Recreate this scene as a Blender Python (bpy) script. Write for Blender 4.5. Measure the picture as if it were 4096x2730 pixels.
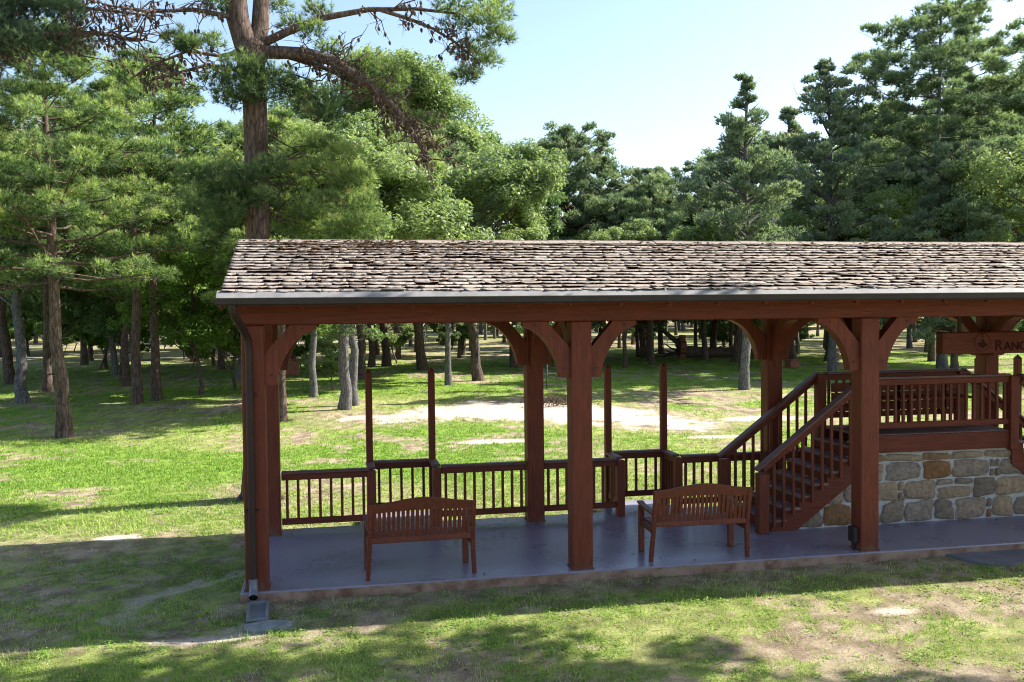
import bpy, bmesh, math, random
import numpy as np
from mathutils import Vector, Matrix
for _o in list(bpy.data.objects): bpy.data.objects.remove(_o)
S = bpy.context.scene
R = math.radians
# ------------------------------------------------------------------ camera
YAW, PITCH, ROLL = 0.19078, 0.03472, -0.00993
CAM = np.array([-2.9226, -10.7484, 3.15])
def cam_axes():
    cy, sy = math.cos(YAW), math.sin(YAW)
    f = np.array([sy*math.cos(PITCH), cy*math.cos(PITCH), -math.sin(PITCH)])
    r = np.array([cy, -sy, 0.0]); u = np.cross(r, f)
    return r*math.cos(ROLL)+u*math.sin(ROLL), -r*math.sin(ROLL)+u*math.cos(ROLL), f
_r, _u, _f = cam_axes()
cd = bpy.data.cameras.new('camera'); cam = bpy.data.objects.new('camera', cd)
S.collection.objects.link(cam); S.camera = cam
cam.matrix_world = Matrix(((_r[0], _u[0], -_f[0], CAM[0]), (_r[1], _u[1], -_f[1], CAM[1]), (_r[2], _u[2], -_f[2], CAM[2]), (0, 0, 0, 1)))
cd.sensor_width = 36; cd.lens = 32.73; cd.clip_start = 0.1; cd.clip_end = 3000
# ------------------------------------------------------------------ light
SUN_EL, SUN_DX, SUN_DY = R(41), 0.992, 0.125      # where the sun stands (towards +x, a little beyond)
W = bpy.data.worlds.new('World'); S.world = W; W.use_nodes = True
nt = W.node_tree; bgn = nt.nodes['Background']
sky = nt.nodes.new('ShaderNodeTexSky'); sky.sky_type = 'NISHITA'; sky.sun_disc = False
sky.sun_elevation = SUN_EL; sky.sun_rotation = math.atan2(SUN_DX, SUN_DY)
sky.air_density = 1.0; sky.dust_density = 1.3; sky.ozone_density = 1.0
nt.links.new(sky.outputs[0], bgn.inputs[0]); bgn.inputs[1].default_value = 0.11
sl = bpy.data.lights.new('sun', 'SUN'); so = bpy.data.objects.new('sun', sl); S.collection.objects.link(so)
sl.energy = 5.0; sl.angle = R(0.6); sl.color = (1.0, 0.95, 0.86)
sdir = Vector((SUN_DX*math.cos(SUN_EL), SUN_DY*math.cos(SUN_EL), math.sin(SUN_EL))).normalized()
so.rotation_euler = sdir.to_track_quat('Z', 'Y').to_euler()
vs = S.view_settings; vs.view_transform = 'Standard'; vs.look = 'None'; vs.exposure = 1.40; vs.gamma = 1.0
S.render.filter_size = 1.1; S.cycles.filter_width = 1.1
# ------------------------------------------------------------------ helpers
COL = S.collection
def obj(name, me, mat=None, parent=None, loc=(0, 0, 0), rz=0.0):
    o = bpy.data.objects.new(name, me); COL.objects.link(o)
    if mat is not None and me is not None and not me.materials:
        for m in (mat if isinstance(mat, (list, tuple)) else [mat]): me.materials.append(m)
    o.parent = parent; o.location = loc; o.rotation_euler = (0, 0, rz)
    return o
def tag(o, label=None, cat=None, group=None, kind=None):
    if label: o['label'] = label
    if cat: o['category'] = cat
    if group: o['group'] = group
    if kind: o['kind'] = kind
    return o
def thing(name, label, cat, loc=(0, 0, 0), rz=0.0, group=None):
    return tag(obj(name, None, None, None, loc, rz), label, cat, group)
def copy_tree(o, parent=None):
    c = o.copy(); COL.objects.link(c); c.parent = parent
    for ch in list(o.children): copy_tree(ch, c)
    return c
class MB:
    """collects primitives into one mesh"""
    def __init__(s): s.v = []; s.f = []; s.m = []
    def add(s, vs_, fs_, mi=0):
        n = len(s.v); s.v += [tuple(p) for p in vs_]
        for f in fs_: s.f.append(tuple(i+n for i in f)); s.m.append(mi)
        return s
    def box(s, x0, y0, z0, x1, y1, z1, mi=0, M=None, b=0.0):
        if b > 0: return s.bbox(x0, y0, z0, x1, y1, z1, b, mi, M)
        P = [(x0,y0,z0),(x1,y0,z0),(x1,y1,z0),(x0,y1,z0),(x0,y0,z1),(x1,y0,z1),(x1,y1,z1),(x0,y1,z1)]
        if M is not None: P = [tuple(M @ Vector(p)) for p in P]
        return s.add(P, [(0,3,2,1),(4,5,6,7),(0,1,5,4),(1,2,6,5),(2,3,7,6),(3,0,4,7)], mi)
    def bbox(s, x0, y0, z0, x1, y1, z1, b, mi=0, M=None):
        b = min(b, (x1-x0)*.45, (y1-y0)*.45, (z1-z0)*.45)
        bm = bmesh.new(); bmesh.ops.create_cube(bm, size=1)
        for v in bm.verts:
            v.co = Vector(((x0+x1)/2+v.co.x*(x1-x0), (y0+y1)/2+v.co.y*(y1-y0), (z0+z1)/2+v.co.z*(z1-z0)))
        bmesh.ops.bevel(bm, geom=list(bm.edges), offset=b, segments=1, affect='EDGES')
        bm.verts.index_update()
        P = [v.co.copy() for v in bm.verts]
        if M is not None: P = [M @ p for p in P]
        s.add(P, [[v.index for v in f.verts] for f in bm.faces], mi); bm.free(); return s
    def beam(s, a, b, w, h, mi=0, up=(0, 0, 1), bev=0.006):
        """box from a to b, w across, h along 'up'"""
        a = Vector(a); b = Vector(b); d = (b-a); L = d.length; d.normalize()
        x = d.cross(Vector(up)).normalized(); z = x.cross(d)
        M = Matrix(((x[0], d[0], z[0], a[0]), (x[1], d[1], z[1], a[1]), (x[2], d[2], z[2], a[2]), (0, 0, 0, 1)))
        return s.box(-w/2, 0, -h/2, w/2, L, h/2, mi, M, bev)
    def prism(s, poly, axis, a, b, mi=0, M=None):
        """poly of 2-D points extruded along axis between a and b"""
        def P(p, t):
            if axis == 'y': q = (p[0], t, p[1])
            elif axis == 'x': q = (t, p[0], p[1])
            else: q = (p[0], p[1], t)
            return tuple(M @ Vector(q)) if M is not None else q
        n = len(poly)
        V = [P(p, a) for p in poly]+[P(p, b) for p in poly]
        F = [tuple(range(n)), tuple(range(2*n-1, n-1, -1))]+[(i, i+n, (i+1) % n+n, (i+1) % n) for i in range(n)]
        return s.add(V, F, mi)
    def tube(s, pts, rad, n=8, mi=0, caps=True):
        pts = [Vector(p) for p in pts]; V = []; F = []
        t0 = (pts[1]-pts[0]).normalized()
        ref = Vector((1, 0, 0)) if abs(t0.x) < .8 else Vector((0, 1, 0))
        for i, p in enumerate(pts):
            t = (pts[min(i+1, len(pts)-1)]-pts[max(i-1, 0)]).normalized()
            a = t.cross(ref).normalized(); b = t.cross(a); r = rad[i] if hasattr(rad, '__len__') else rad
            for k in range(n):
                an = 2*math.pi*k/n; V.append(p+a*(r*math.cos(an))+b*(r*math.sin(an)))
        for i in range(len(pts)-1):
            for k in range(n):
                F.append((i*n+k, i*n+(k+1) % n, (i+1)*n+(k+1) % n, (i+1)*n+k))
        if caps: F += [tuple(range(n-1, -1, -1)), tuple(range((len(pts)-1)*n, len(pts)*n))]
        return s.add(V, F, mi)
    def mesh(s, name, smooth=False):
        me = bpy.data.meshes.new(name); me.from_pydata([tuple(v) for v in s.v], [], s.f); me.update()
        bm = bmesh.new(); bm.from_mesh(me); bmesh.ops.recalc_face_normals(bm, faces=bm.faces); bm.to_mesh(me); bm.free()
        if any(s.m): me.polygons.foreach_set('material_index', s.m)
        if smooth: me.polygons.foreach_set('use_smooth', [True]*len(me.polygons))
        return me
    def build(s, name, mat, parent=None, smooth=False, loc=(0, 0, 0)):
        return obj(name, s.mesh(name, smooth), mat, parent, loc)
def np_mesh(name, V, F, attr=None, smooth=False, mi=None):
    """V (n,3); F list of (m,k) int arrays, attr {name: per-vertex floats or (n,3) colours}"""
    me = bpy.data.meshes.new(name); V = np.asarray(V, np.float32)
    F = [np.asarray(f, np.int32) for f in (F if isinstance(F, list) else [F]) if len(f)]
    nl = sum(f.size for f in F); nf = sum(len(f) for f in F)
    me.vertices.add(len(V)); me.vertices.foreach_set('co', V.ravel())
    me.loops.add(nl); me.loops.foreach_set('vertex_index', np.concatenate([f.ravel() for f in F]))
    me.polygons.add(nf)
    tot = np.concatenate([np.full(len(f), f.shape[1], np.int32) for f in F])
    st = np.concatenate([[0], np.cumsum(tot)[:-1]]).astype(np.int32)
    me.polygons.foreach_set('loop_start', st); me.polygons.foreach_set('loop_total', tot)
    if smooth: me.polygons.foreach_set('use_smooth', np.ones(nf, bool))
    if mi is not None: me.polygons.foreach_set('material_index', np.asarray(mi, np.int32))
    for k, a in (attr or {}).items():
        a = np.asarray(a, np.float32)
        if a.ndim == 1: at = me.attributes.new(k, 'FLOAT', 'POINT'); at.data.foreach_set('value', a)
        else:
            at = me.attributes.new(k, 'FLOAT_COLOR', 'POINT')
            at.data.foreach_set('color', np.concatenate([a, np.ones((len(a), 1), np.float32)], 1).ravel())
    me.update(calc_edges=True); me.validate()
    return me
# ---- smooth value noise in numpy
def vnoise(x, y, seed=0):
    rg = np.random.RandomState(seed).rand(256, 256)
    xi = np.floor(x).astype(int); yi = np.floor(y).astype(int); fx = x-xi; fy = y-yi
    fx = fx*fx*(3-2*fx); fy = fy*fy*(3-2*fy)
    g = lambda a, b: rg[a & 255, b & 255]
    return (g(xi, yi)*(1-fx)+g(xi+1, yi)*fx)*(1-fy)+(g(xi, yi+1)*(1-fx)+g(xi+1, yi+1)*fx)*fy
def fbm(x, y, seed=0, o=4):
    s = 0; a = .5; t = 0
    for k in range(o): s = s+a*vnoise(x*2**k, y*2**k, seed+k*7); t += a; a *= .55
    return s/t
def sstep(a, b, x):
    t = np.clip((x-a)/(b-a), 0, 1); return t*t*(3-2*t)
# ------------------------------------------------------------------ materials
def new_mat(name, rough=.7, spec=.3):
    m = bpy.data.materials.new(name); m.use_nodes = True
    p = m.node_tree.nodes['Principled BSDF']; p.inputs['Roughness'].default_value = rough
    p.inputs['Specular IOR Level'].default_value = spec
    return m, m.node_tree, p
def N(nt, t, **kw):
    n = nt.nodes.new('ShaderNode'+t)
    for k, v in kw.items():
        if k in n.inputs: n.inputs[k].default_value = v
        else: setattr(n, k, v)
    return n
def ramp(nt, fac, stops):
    r = N(nt, 'ValToRGB'); e = r.color_ramp.elements
    while len(e) < len(stops): e.new(.5)
    for i, (p, c) in enumerate(stops): e[i].position = p; e[i].color = (*c, 1)
    nt.links.new(fac, r.inputs[0]); return r.outputs[0]
def coords(nt, scale=(1, 1, 1), rot=(0, 0, 0)):
    c = N(nt, 'TexCoord'); m = N(nt, 'Mapping'); m.inputs['Scale'].default_value = scale; m.inputs['Rotation'].default_value = rot
    nt.links.new(c.outputs['Object'], m.inputs[0]); return m.outputs[0]
def noise(nt, vec, scale, detail=6, rough=.6):
    n = N(nt, 'TexNoise'); n.inputs['Scale'].default_value = scale; n.inputs['Detail'].default_value = detail
    n.inputs['Roughness'].default_value = rough; nt.links.new(vec, n.inputs['Vector']); return n.outputs['Fac']
def bump(nt, p, h, strength=.4, dist=.01):
    b = N(nt, 'Bump'); b.inputs['Strength'].default_value = strength; b.inputs['Distance'].default_value = dist
    nt.links.new(h, b.inputs['Height']); nt.links.new(b.outputs[0], p.inputs['Normal']); return b
def mixc(nt, fac, a, b, typ='MIX'):
    m = N(nt, 'Mix', data_type='RGBA', blend_type=typ)
    for i, v in ((0, fac), (6, a), (7, b)):
        if hasattr(v, 'links'): nt.links.new(v, m.inputs[i])
        else: m.inputs[i].default_value = v if i == 0 else (*v, 1)
    return m.outputs[2]
def wood(name, c0, c1, c2, scale=(6, 6, 1), rough=.62, spec=.35):
    m, nt, p = new_mat(name, rough, spec)
    v = coords(nt, scale); n1 = noise(nt, v, 3.5, 8, .65); n2 = noise(nt, coords(nt, (1, 1, 1)), 1.7, 4)
    c = ramp(nt, n1, [(.3, c0), (.55, c1), (.8, c2)])
    c = mixc(nt, .55, c, ramp(nt, n2, [(.25, (.62, .62, .62)), (.7, (1.15, 1.12, 1.1))]), 'MULTIPLY')
    n3 = noise(nt, coords(nt, tuple(q*(2.2 if q > 2 else .55) for q in scale)), 5, 3, .5)     # drying checks along the grain
    c = mixc(nt, 1.0, c, ramp(nt, n3, [(.30, (.25, .22, .22)), (.345, (1, 1, 1))]), 'MULTIPLY')
    n4 = noise(nt, coords(nt), 5.5, 8, .7); c = mixc(nt, .6, c, ramp(nt, n4, [(.62, (1, 1, 1)), (.78, (1.5, 1.55, 1.6))]), 'MULTIPLY')
    nt.links.new(c, p.inputs['Base Color']); bump(nt, p, n1, .35, .006); return m
M = {}
M['red_v'] = wood('red_stain_upright', (.09, .0155, .006), (.152, .029, .0115), (.205, .045, .019), (9, 9, .8))
def grimy(name):
    m = wood(name, (.09, .0155, .006), (.152, .029, .0115), (.205, .045, .019), (9, 9, .8)); nt = m.node_tree; p = nt.nodes['Principled BSDF']
    src = p.inputs['Base Color'].links[0].from_socket; tc = N(nt, 'TexCoord'); sx = N(nt, 'SeparateXYZ'); nt.links.new(tc.outputs['Object'], sx.inputs[0])
    ad = N(nt, 'Math', operation='MULTIPLY_ADD'); nt.links.new(noise(nt, tc.outputs['Object'], 7, 6, .7), ad.inputs[0]); ad.inputs[1].default_value = -.55; nt.links.new(sx.outputs[2], ad.inputs[2])
    mr = N(nt, 'MapRange'); mr.inputs[1].default_value = -.19; mr.inputs[2].default_value = -.34; nt.links.new(ad.outputs[0], mr.inputs[0])
    nt.links.new(mixc(nt, mr.outputs[0], src, (.12, .075, .05)), p.inputs['Base Color']); return m
M['red_post'] = grimy('red_stain_post_with_splash_dirt')
M['red_h'] = wood('red_stain_level', (.08, .013, .005), (.135, .023, .008), (.185, .037, .013), (.8, 9, 9))
M['bench'] = wood('bench_stain', (.09, .017, .009), (.14, .028, .014), (.20, .048, .025), (5, 5, 5), .5, .45)
M['red_top'] = wood('sky_tinted_rail_top', (.085, .032, .028), (.13, .055, .048), (.20, .10, .09), (1.2, 7, 7), .55, .5)  # paler blue-grey of reflected sky is mixed into this stain colour
M['tread'] = wood('worn_tread', (.14, .085, .08), (.22, .14, .13), (.32, .23, .22), (4, 4, 4), .6)
def m_shingle():
    m, nt, p = new_mat('weathered_shake', .85, .2)
    a = N(nt, 'Attribute', attribute_name='v')
    base = ramp(nt, a.outputs['Fac'], [(0, (.27, .235, .205)), (.3, (.32, .285, .255)), (.6, (.36, .32, .285)), (.85, (.40, .35, .30)), (1, (.43, .39, .35))])
    n1 = noise(nt, coords(nt, (40, 4, 4)), 2.5, 6); n2 = noise(nt, coords(nt), 1.1, 4)
    c = mixc(nt, .8, base, ramp(nt, n1, [(.3, (.7, .66, .64)), (.65, (1.15, 1.12, 1.1))]), 'MULTIPLY')
    c = mixc(nt, .7, c, ramp(nt, n2, [(.3, (.78, .72, .70)), (.6, (1.1, 1.06, 1.03))]), 'MULTIPLY')
    nt.links.new(c, p.inputs['Base Color']); bump(nt, p, n1, .6, .01); return m
M['shake'] = m_shingle()
def simple(name, c, rough=.6, spec=.4, metal=0, var=.25, sc=4.0, bmp=.15):
    m, nt, p = new_mat(name, rough, spec); n1 = noise(nt, coords(nt), sc, 6)
    lo = tuple(x*(1-var) for x in c); hi = tuple(min(1, x*(1+var)) for x in c)
    nt.links.new(ramp(nt, n1, [(.3, lo), (.7, hi)]), p.inputs['Base Color'])
    p.inputs['Metallic'].default_value = metal; bump(nt, p, n1, bmp, .004); return m
M['gutter'] = simple('brown_gutter', (.03, .02, .02), .55, .35)
M['flash'] = simple('galvanised_drip_edge', (.20, .19, .19), .7, .3, 0, .2, 6)
M['spout'] = simple('brown_downspout', (.03, .014, .011), .6, .35)
M['spout_end'] = simple('grey_spout_elbow', (.13, .14, .18), .35, .6)
M['dark'] = simple('spout_mouth_shade', (.01, .01, .01), .9, .1)  # solid black plug painted as the shade inside the spout mouth
M['engrave'] = simple('engraved_black', (.035, .006, .006), .8, .2)
M['tray'] = simple('grey_plastic_tray', (.16, .165, .18), .5, .4)
M['flatstone'] = simple('grey_flat_stone', (.22, .23, .22), .8, .3, 0, .3, 9)
M['rust'] = simple('rusty_box', (.22, .085, .05), .7, .3, 0, .4, 5)
M['fence'] = simple('galvanised_pipe', (.42, .44, .45), .4, .5, .2)
M['shedwall'] = simple('shed_wall', (.05, .038, .05), .8)
M['shedroof'] = simple('shed_roof', (.32, .27, .26), .8)
M['cone'] = simple('pine_cone', (.045, .022, .012), .9, .1)
def m_concrete():
    m, nt, p = new_mat('sealed_concrete', .42, .6)
    v = coords(nt); n1 = noise(nt, v, .9, 8, .6); n2 = noise(nt, v, 14, 6, .7)
    c = ramp(nt, n1, [(.28, (.17, .155, .205)), (.5, (.225, .205, .27)), (.72, (.29, .265, .32))])
    c = mixc(nt, .5, c, ramp(nt, n2, [(.3, (.75, .75, .75)), (.7, (1.15, 1.12, 1.1))]), 'MULTIPLY')
    sx = N(nt, 'SeparateXYZ'); tc = N(nt, 'TexCoord'); nt.links.new(tc.outputs['Object'], sx.inputs[0])
    mr = N(nt, 'MapRange'); mr.inputs[1].default_value = -.012; mr.inputs[2].default_value = -.022
    nt.links.new(sx.outputs[2], mr.inputs[0])
    c = mixc(nt, mr.outputs[0], c, ramp(nt, noise(nt, v, 5, 6), [(.35, (.15, .075, .05)), (.6, (.30, .20, .15))]))
    nt.links.new(c, p.inputs['Base Color'])
    rr = N(nt, 'MapRange'); rr.inputs[3].default_value = .16; rr.inputs[4].default_value = .42
    nt.links.new(n1, rr.inputs[0]); nt.links.new(rr.outputs[0], p.inputs['Roughness'])
    bump(nt, p, n2, .03, .003); return m
M['concrete'] = m_concrete()
M['path'] = simple('walk_asphalt', (.13, .13, .145), .8, .3, 0, .25, 3)
def m_ground():
    m, nt, p = new_mat('ground_soil', .95, .12)
    a = N(nt, 'Attribute', attribute_name='col'); v = coords(nt)
    n1 = noise(nt, v, 26, 8, .75); n2 = noise(nt, v, 3.1, 8, .7)
    c = mixc(nt, .8, a.outputs['Color'], ramp(nt, n1, [(.32, (.55, .52, .5)), (.68, (1.32, 1.3, 1.22))]), 'MULTIPLY')
    c = mixc(nt, .6, c, ramp(nt, n2, [(.3, (.68, .66, .66)), (.7, (1.22, 1.2, 1.12))]), 'MULTIPLY')
    nt.links.new(c, p.inputs['Base Color']); bump(nt, p, n1, .9, .05); return m
M['ground'] = m_ground()
def m_leaf(name, stops, trans=.35, rough=.6, spec=.25):
    m = bpy.data.materials.new(name); m.use_nodes = True; nt = m.node_tree; p = nt.nodes['Principled BSDF']
    p.inputs['Roughness'].default_value = rough; p.inputs['Specular IOR Level'].default_value = spec
    a = N(nt, 'Attribute', attribute_name='v'); c = ramp(nt, a.outputs['Fac'], stops)
    oi = N(nt, 'ObjectInfo'); c = mixc(nt, .8, c, ramp(nt, oi.outputs['Random'], [(0, (.86, .9, .84)), (1, (1.12, 1.08, 1.1))]), 'MULTIPLY')
    nt.links.new(c, p.inputs['Base Color'])
    t = N(nt, 'BsdfTranslucent'); c2 = mixc(nt, 1.0, c, (1.2, 1.28, .68), 'MULTIPLY'); nt.links.new(c2, t.inputs[0])
    mx = N(nt, 'MixShader'); mx.inputs[0].default_value = trans
    nt.links.new(p.outputs[0], mx.inputs[1]); nt.links.new(t.outputs[0], mx.inputs[2])
    nt.links.new(mx.outputs[0], nt.nodes['Material Output'].inputs[0]); return m
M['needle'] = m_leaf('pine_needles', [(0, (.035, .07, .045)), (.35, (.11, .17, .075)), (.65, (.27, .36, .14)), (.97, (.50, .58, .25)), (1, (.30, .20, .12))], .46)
M['needle_dk'] = m_leaf('dark_pine_needles', [(0, (.06, .10, .08)), (.5, (.18, .25, .16)), (1, (.38, .46, .27))], .42)
M['cedar'] = m_leaf('cedar_sprays', [(0, (.085, .13, .11)), (.5, (.20, .26, .19)), (.9, (.33, .40, .28)), (1, (.36, .32, .22))], .42)
M['oak'] = m_leaf('oak_leaves', [(0, (.085, .13, .065)), (.45, (.20, .27, .12)), (.85, (.36, .42, .22)), (1, (.55, .57, .38))], .42, .5, .3)
M['lime'] = m_leaf('bright_leaves', [(0, (.06, .12, .03)), (.5, (.14, .24, .05)), (1, (.30, .43, .10))], .4)
M['mid'] = m_leaf('mid_green_leaves', [(0, (.06, .115, .055)), (.5, (.145, .22, .09)), (.9, (.28, .38, .16)), (1, (.42, .48, .26))], .44, .5, .35)
M['grass'] = m_leaf('grass_blades', [(0, (.05, .115, .025)), (.35, (.15, .28, .045)), (.7, (.29, .41, .085)), (.86, (.42, .48, .17)), (1, (.55, .50, .30))], .3, .7, .15)
M['litter'] = m_leaf('dead_leaves', [(0, (.06, .03, .02)), (.5, (.16, .085, .05)), (1, (.33, .22, .15))], .1)
def m_bark(name, c0, c1, c2):
    m, nt, p = new_mat(name, .95, .12)
    v = coords(nt, (1, 1, .22)); n1 = noise(nt, v, 16, 8, .7)
    vo = N(nt, 'TexVoronoi', feature='DISTANCE_TO_EDGE'); vo.inputs['Scale'].default_value = 15; nt.links.new(v, vo.inputs['Vector'])
    n2 = noise(nt, coords(nt), 1.2, 4)
    c = ramp(nt, n1, [(.3, c0), (.52, c1), (.75, c2)])
    c = mixc(nt, .8, c, ramp(nt, vo.outputs[0], [(0, (.4, .36, .34)), (.16, (1.1, 1.1, 1.1))]), 'MULTIPLY')
    c = mixc(nt, .7, c, ramp(nt, n2, [(.3, (.7, .7, .72)), (.7, (1.2, 1.15, 1.1))]), 'MULTIPLY')
    nt.links.new(c, p.inputs['Base Color']); bump(nt, p, n1, .8, .03); return m
M['bark'] = m_bark('pine_bark', (.065, .045, .036), (.13, .095, .078), (.23, .175, .15))
M['bark_grey'] = m_bark('grey_bark', (.085, .08, .08), (.155, .15, .15), (.26, .25, .245))
M['twig'] = simple('dead_twigs', (.10, .065, .045), .9, .1)
def m_stone():
    m, nt, p = new_mat('field_stone', .85, .25)
    a = N(nt, 'Attribute', attribute_name='v')
    base = ramp(nt, a.outputs['Fac'], [(0, (.19, .155, .12)), (.3, (.28, .23, .175)), (.55, (.34, .255, .17)), (.76, (.23, .205, .19)), (.91, (.25, .145, .07)), (1, (.20, .09, .035))])
    v = coords(nt); n1 = noise(nt, v, 16, 8, .75); n2 = noise(nt, v, 5, 6, .6)
    c = mixc(nt, .85, base, ramp(nt, n1, [(.35, (.5, .48, .47)), (.6, (1.2, 1.15, 1.1))]), 'MULTIPLY')
    c = mixc(nt, .5, c, ramp(nt, n2, [(.35, (.7, .7, .75)), (.65, (1.25, 1.15, 1.05))]), 'MULTIPLY')
    nt.links.new(c, p.inputs['Base Color']); bump(nt, p, n1, .7, .015); return m
M['stone'] = m_stone()
M['mortar'] = simple('pale_mortar', (.42, .40, .39), .9, .2, 0, .2, 25, .4)
# ------------------------------------------------------------------ ground
GZ = -0.12
POND = [(-2.2, 17.5), (-.6, 18.5), (.9, 20.0), (1.9, 21.7), (3.6, 21.4), (5.6, 18.9), (7.2, 16.6), (7.3, 14.2), (6.6, 12.9), (5.6, 13.2), (4.8, 14.9), (3.3, 16.1), (1.5, 16.3), (.6, 17.2), (-1.2, 16.9)]
def poly_sdf(x, y, P):
    """signed distance, negative inside"""
    d = np.full(np.shape(x), 1e9); ins = np.zeros(np.shape(x), bool); n = len(P)
    for i in range(n):
        ax, ay = P[i]; bx, by = P[(i+1) % n]; ex, ey = bx-ax, by-ay
        t = np.clip(((x-ax)*ex+(y-ay)*ey)/(ex*ex+ey*ey), 0, 1)
        d = np.minimum(d, np.hypot(x-ax-t*ex, y-ay-t*ey))
        c = ((ay > y) != (by > y)) & (x < (bx-ax)*(y-ay)/((by-ay) if by != ay else 1e-9)+ax); ins ^= c
    return np.where(ins, -d, d)
def seg_d(x, y, P):
    d = np.full(np.shape(x), 1e9)
    for (ax, ay), (bx, by) in zip(P[:-1], P[1:]):
        ex, ey = bx-ax, by-ay; t = np.clip(((x-ax)*ex+(y-ay)*ey)/(ex*ex+ey*ey), 0, 1)
        d = np.minimum(d, np.hypot(x-ax-t*ex, y-ay-t*ey))
    return d
def gz(x, y):
    x = np.asarray(x, float); y = np.asarray(y, float)
    near = np.exp(-((x-3)/18)**2-((y-1)/14)**2)
    z = GZ+.05*(fbm(x*.6, y*.6, 3)-.5)*near+.25*(fbm(x*.05, y*.05, 9)-.5)*sstep(16, 40, np.hypot(x, y-2))
    gully = seg_d(x, y, [(-3.6, -.75), (-4.3, -1.0), (-5.2, -.3), (-5.0, .6), (-4.2, 1.4)])
    z = z-.05*np.exp(-(gully/.3)**2)
    slab = np.maximum(np.maximum(-4.0-x, x-15.2), np.maximum(-.06-y, y-3.0))   # keep below the slab
    return np.where(slab < .15, np.minimum(z, GZ), z)
def soil(x, y):
    """returns (sand, dirt, lush) masks 0..1"""
    w = .9*(fbm(x*.5, y*.5, 21)-.5)
    f5 = fbm(x*9.3, y*9.3, 57, 3); f1 = fbm(x*1.1, y*1.1, 31); f2 = fbm(x*.33+9, y*.33, 41); f3 = fbm(x*4.1, y*4.1, 51)
    sd = poly_sdf(x, y*1.0, POND)+w*3.2+(f3-.5)*2.2+(f1-.5)*1.6
    sand = 1-sstep(-.35, .25, sd)
    for cx, cy_, rx, ry in ((1.0, 11.8, 1.1, .35), (-3.9, 8.6, .5, .2), (2.9, -1.85, .35, .14), (-4.25, -1.08, .62, .16), (-6.0, 3.5, .42, .2), (9.5, 14.5, 1.3, .6), (6.6, 11.2, .8, .25)):
        q = ((x-cx)/rx)**2+((y-cy_)/ry)**2+(f1-.5)*1.6; sand = np.maximum(sand, 1-sstep(.6, 1.35, q))
    tr = seg_d(x, y, [(-3.3, -.7), (-3.9, -.8), (-4.5, -1.05), (-5.3, -.2), (-5.1, .5), (-4.1, 1.3)])
    sand = np.maximum(sand, .62*(1-sstep(.02, .16, tr+(f3-.5)*.55+(f1-.5)*.35)))
    dirt = sstep(.55, .63, f1*.45+f2*.38+f5*.17+.02)
    near = sstep(4.5, 2.0, y)*sstep(-12, -8, x)
    dirt = np.maximum(dirt, .85*near*sstep(.50, .56, f1*.36+f2*.14+f3*.3+f5*.2))
    dirt = np.maximum(dirt, .85*np.exp(-((y+.25)/.28)**4)*(x > -4.2)*(x < 5))
    dirt = np.maximum(dirt, np.exp(-(((x+6.2)/1.3)**2+((y-2.9)/.9)**2))*.9*sstep(.3, .55, f1+.1))
    dirt = np.maximum(dirt, np.exp(-(((x+3.6)/1.9)**2+((y-6.2)/1.5)**2))*.95*sstep(.35, .5, f1+.06))
    dirt = np.maximum(dirt, sstep(3.9, 3.0, y)*(y > 2.5)*(x > -4.4))
    dirt = np.maximum(dirt, sstep(1.3, .2, poly_sdf(x, y, POND)+w*2.4)*.75)
    dirt = np.maximum(dirt, np.exp(-(((x+1.8)/2.6)**2+((y-17.2+.3*x)/2.2)**2)**2)*.97*sstep(.25, .42, f1+.1))
    far = sstep(46, 60, y+.12*x+6*(fbm(x*.06, y*.06, 61)-.5)*2)
    farl = sstep(20, 30, y-.2*x+8*(fbm(x*.1, y*.1, 71)-.5)*2)*sstep(-9, -14, x)
    dirt = np.maximum(dirt, .78*far*(.45+.55*sstep(.42, .58, f2))); dirt = np.maximum(dirt, .6*farl*sstep(.4, .6, f1))
    lush = sstep(.35, .62, fbm(x*.22, y*.22, 81))*sstep(3, 9, y)
    lush = np.maximum(lush, sstep(22, 27, y)*(1-far))
    return sand, dirt, np.clip(lush, 0, 1)
def spaced(a0, a1, s, lo, hi, g):
    c = list(np.arange(a0, a1+1e-6, s)); d = s; x = a1
    while x < hi: d *= g; x += d; c.append(x)
    d = s; x = a0
    while x > lo: d *= g; x -= d; c.insert(0, x)
    return np.array(c)
gx = spaced(-9, 8, .075, -700, 800, 1.035); gy = spaced(-5, 8, .075, -250, 1200, 1.03)
X, Y = np.meshgrid(gx, gy); Z = gz(X, Y)
sand, dirt, lush = soil(X, Y)
f3 = fbm(X*2.3, Y*2.3, 91)[..., None]; f4 = fbm(X*.5, Y*.5, 95)[..., None]
C_dry = np.array([.37, .35, .18]); C_gr = np.array([.18, .235, .055]); C_lush = np.array([.18, .28, .045])
C_dirt = np.array([.42, .345, .26]); C_dirt2 = np.array([.22, .17, .125]); C_sand = np.array([.60, .52, .45])
c = C_gr*(1-f4)+C_dry*f4*.9+C_gr*.1
c = c*(1-lush[..., None])+C_lush*lush[..., None]
f6 = sstep(.35, .65, fbm(X*5.3, Y*5.3, 97))[..., None]; dd = C_dirt*f6+C_dirt2*(1-f6); dd = dd*.8+.2*dd*(f3+.5); c = c*(.72+.56*sstep(.3, .7, fbm(X*6.1, Y*6.1, 98)))[..., None]; c = c*(1-dirt[..., None])+dd*dirt[..., None]
c = c*(1-sand[..., None])+C_sand*sand[..., None]
ny, nx = X.shape; idx = np.arange(nx*ny).reshape(ny, nx)
Fq = np.stack([idx[:-1, :-1], idx[:-1, 1:], idx[1:, 1:], idx[1:, :-1]], -1).reshape(-1, 4)
me = np_mesh('ground', np.stack([X, Y, Z], -1).reshape(-1, 3), Fq, {'col': np.clip(c, .01, .9).reshape(-1, 3)}, True)
tag(obj('ground', me, M['ground']), kind='structure')
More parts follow.
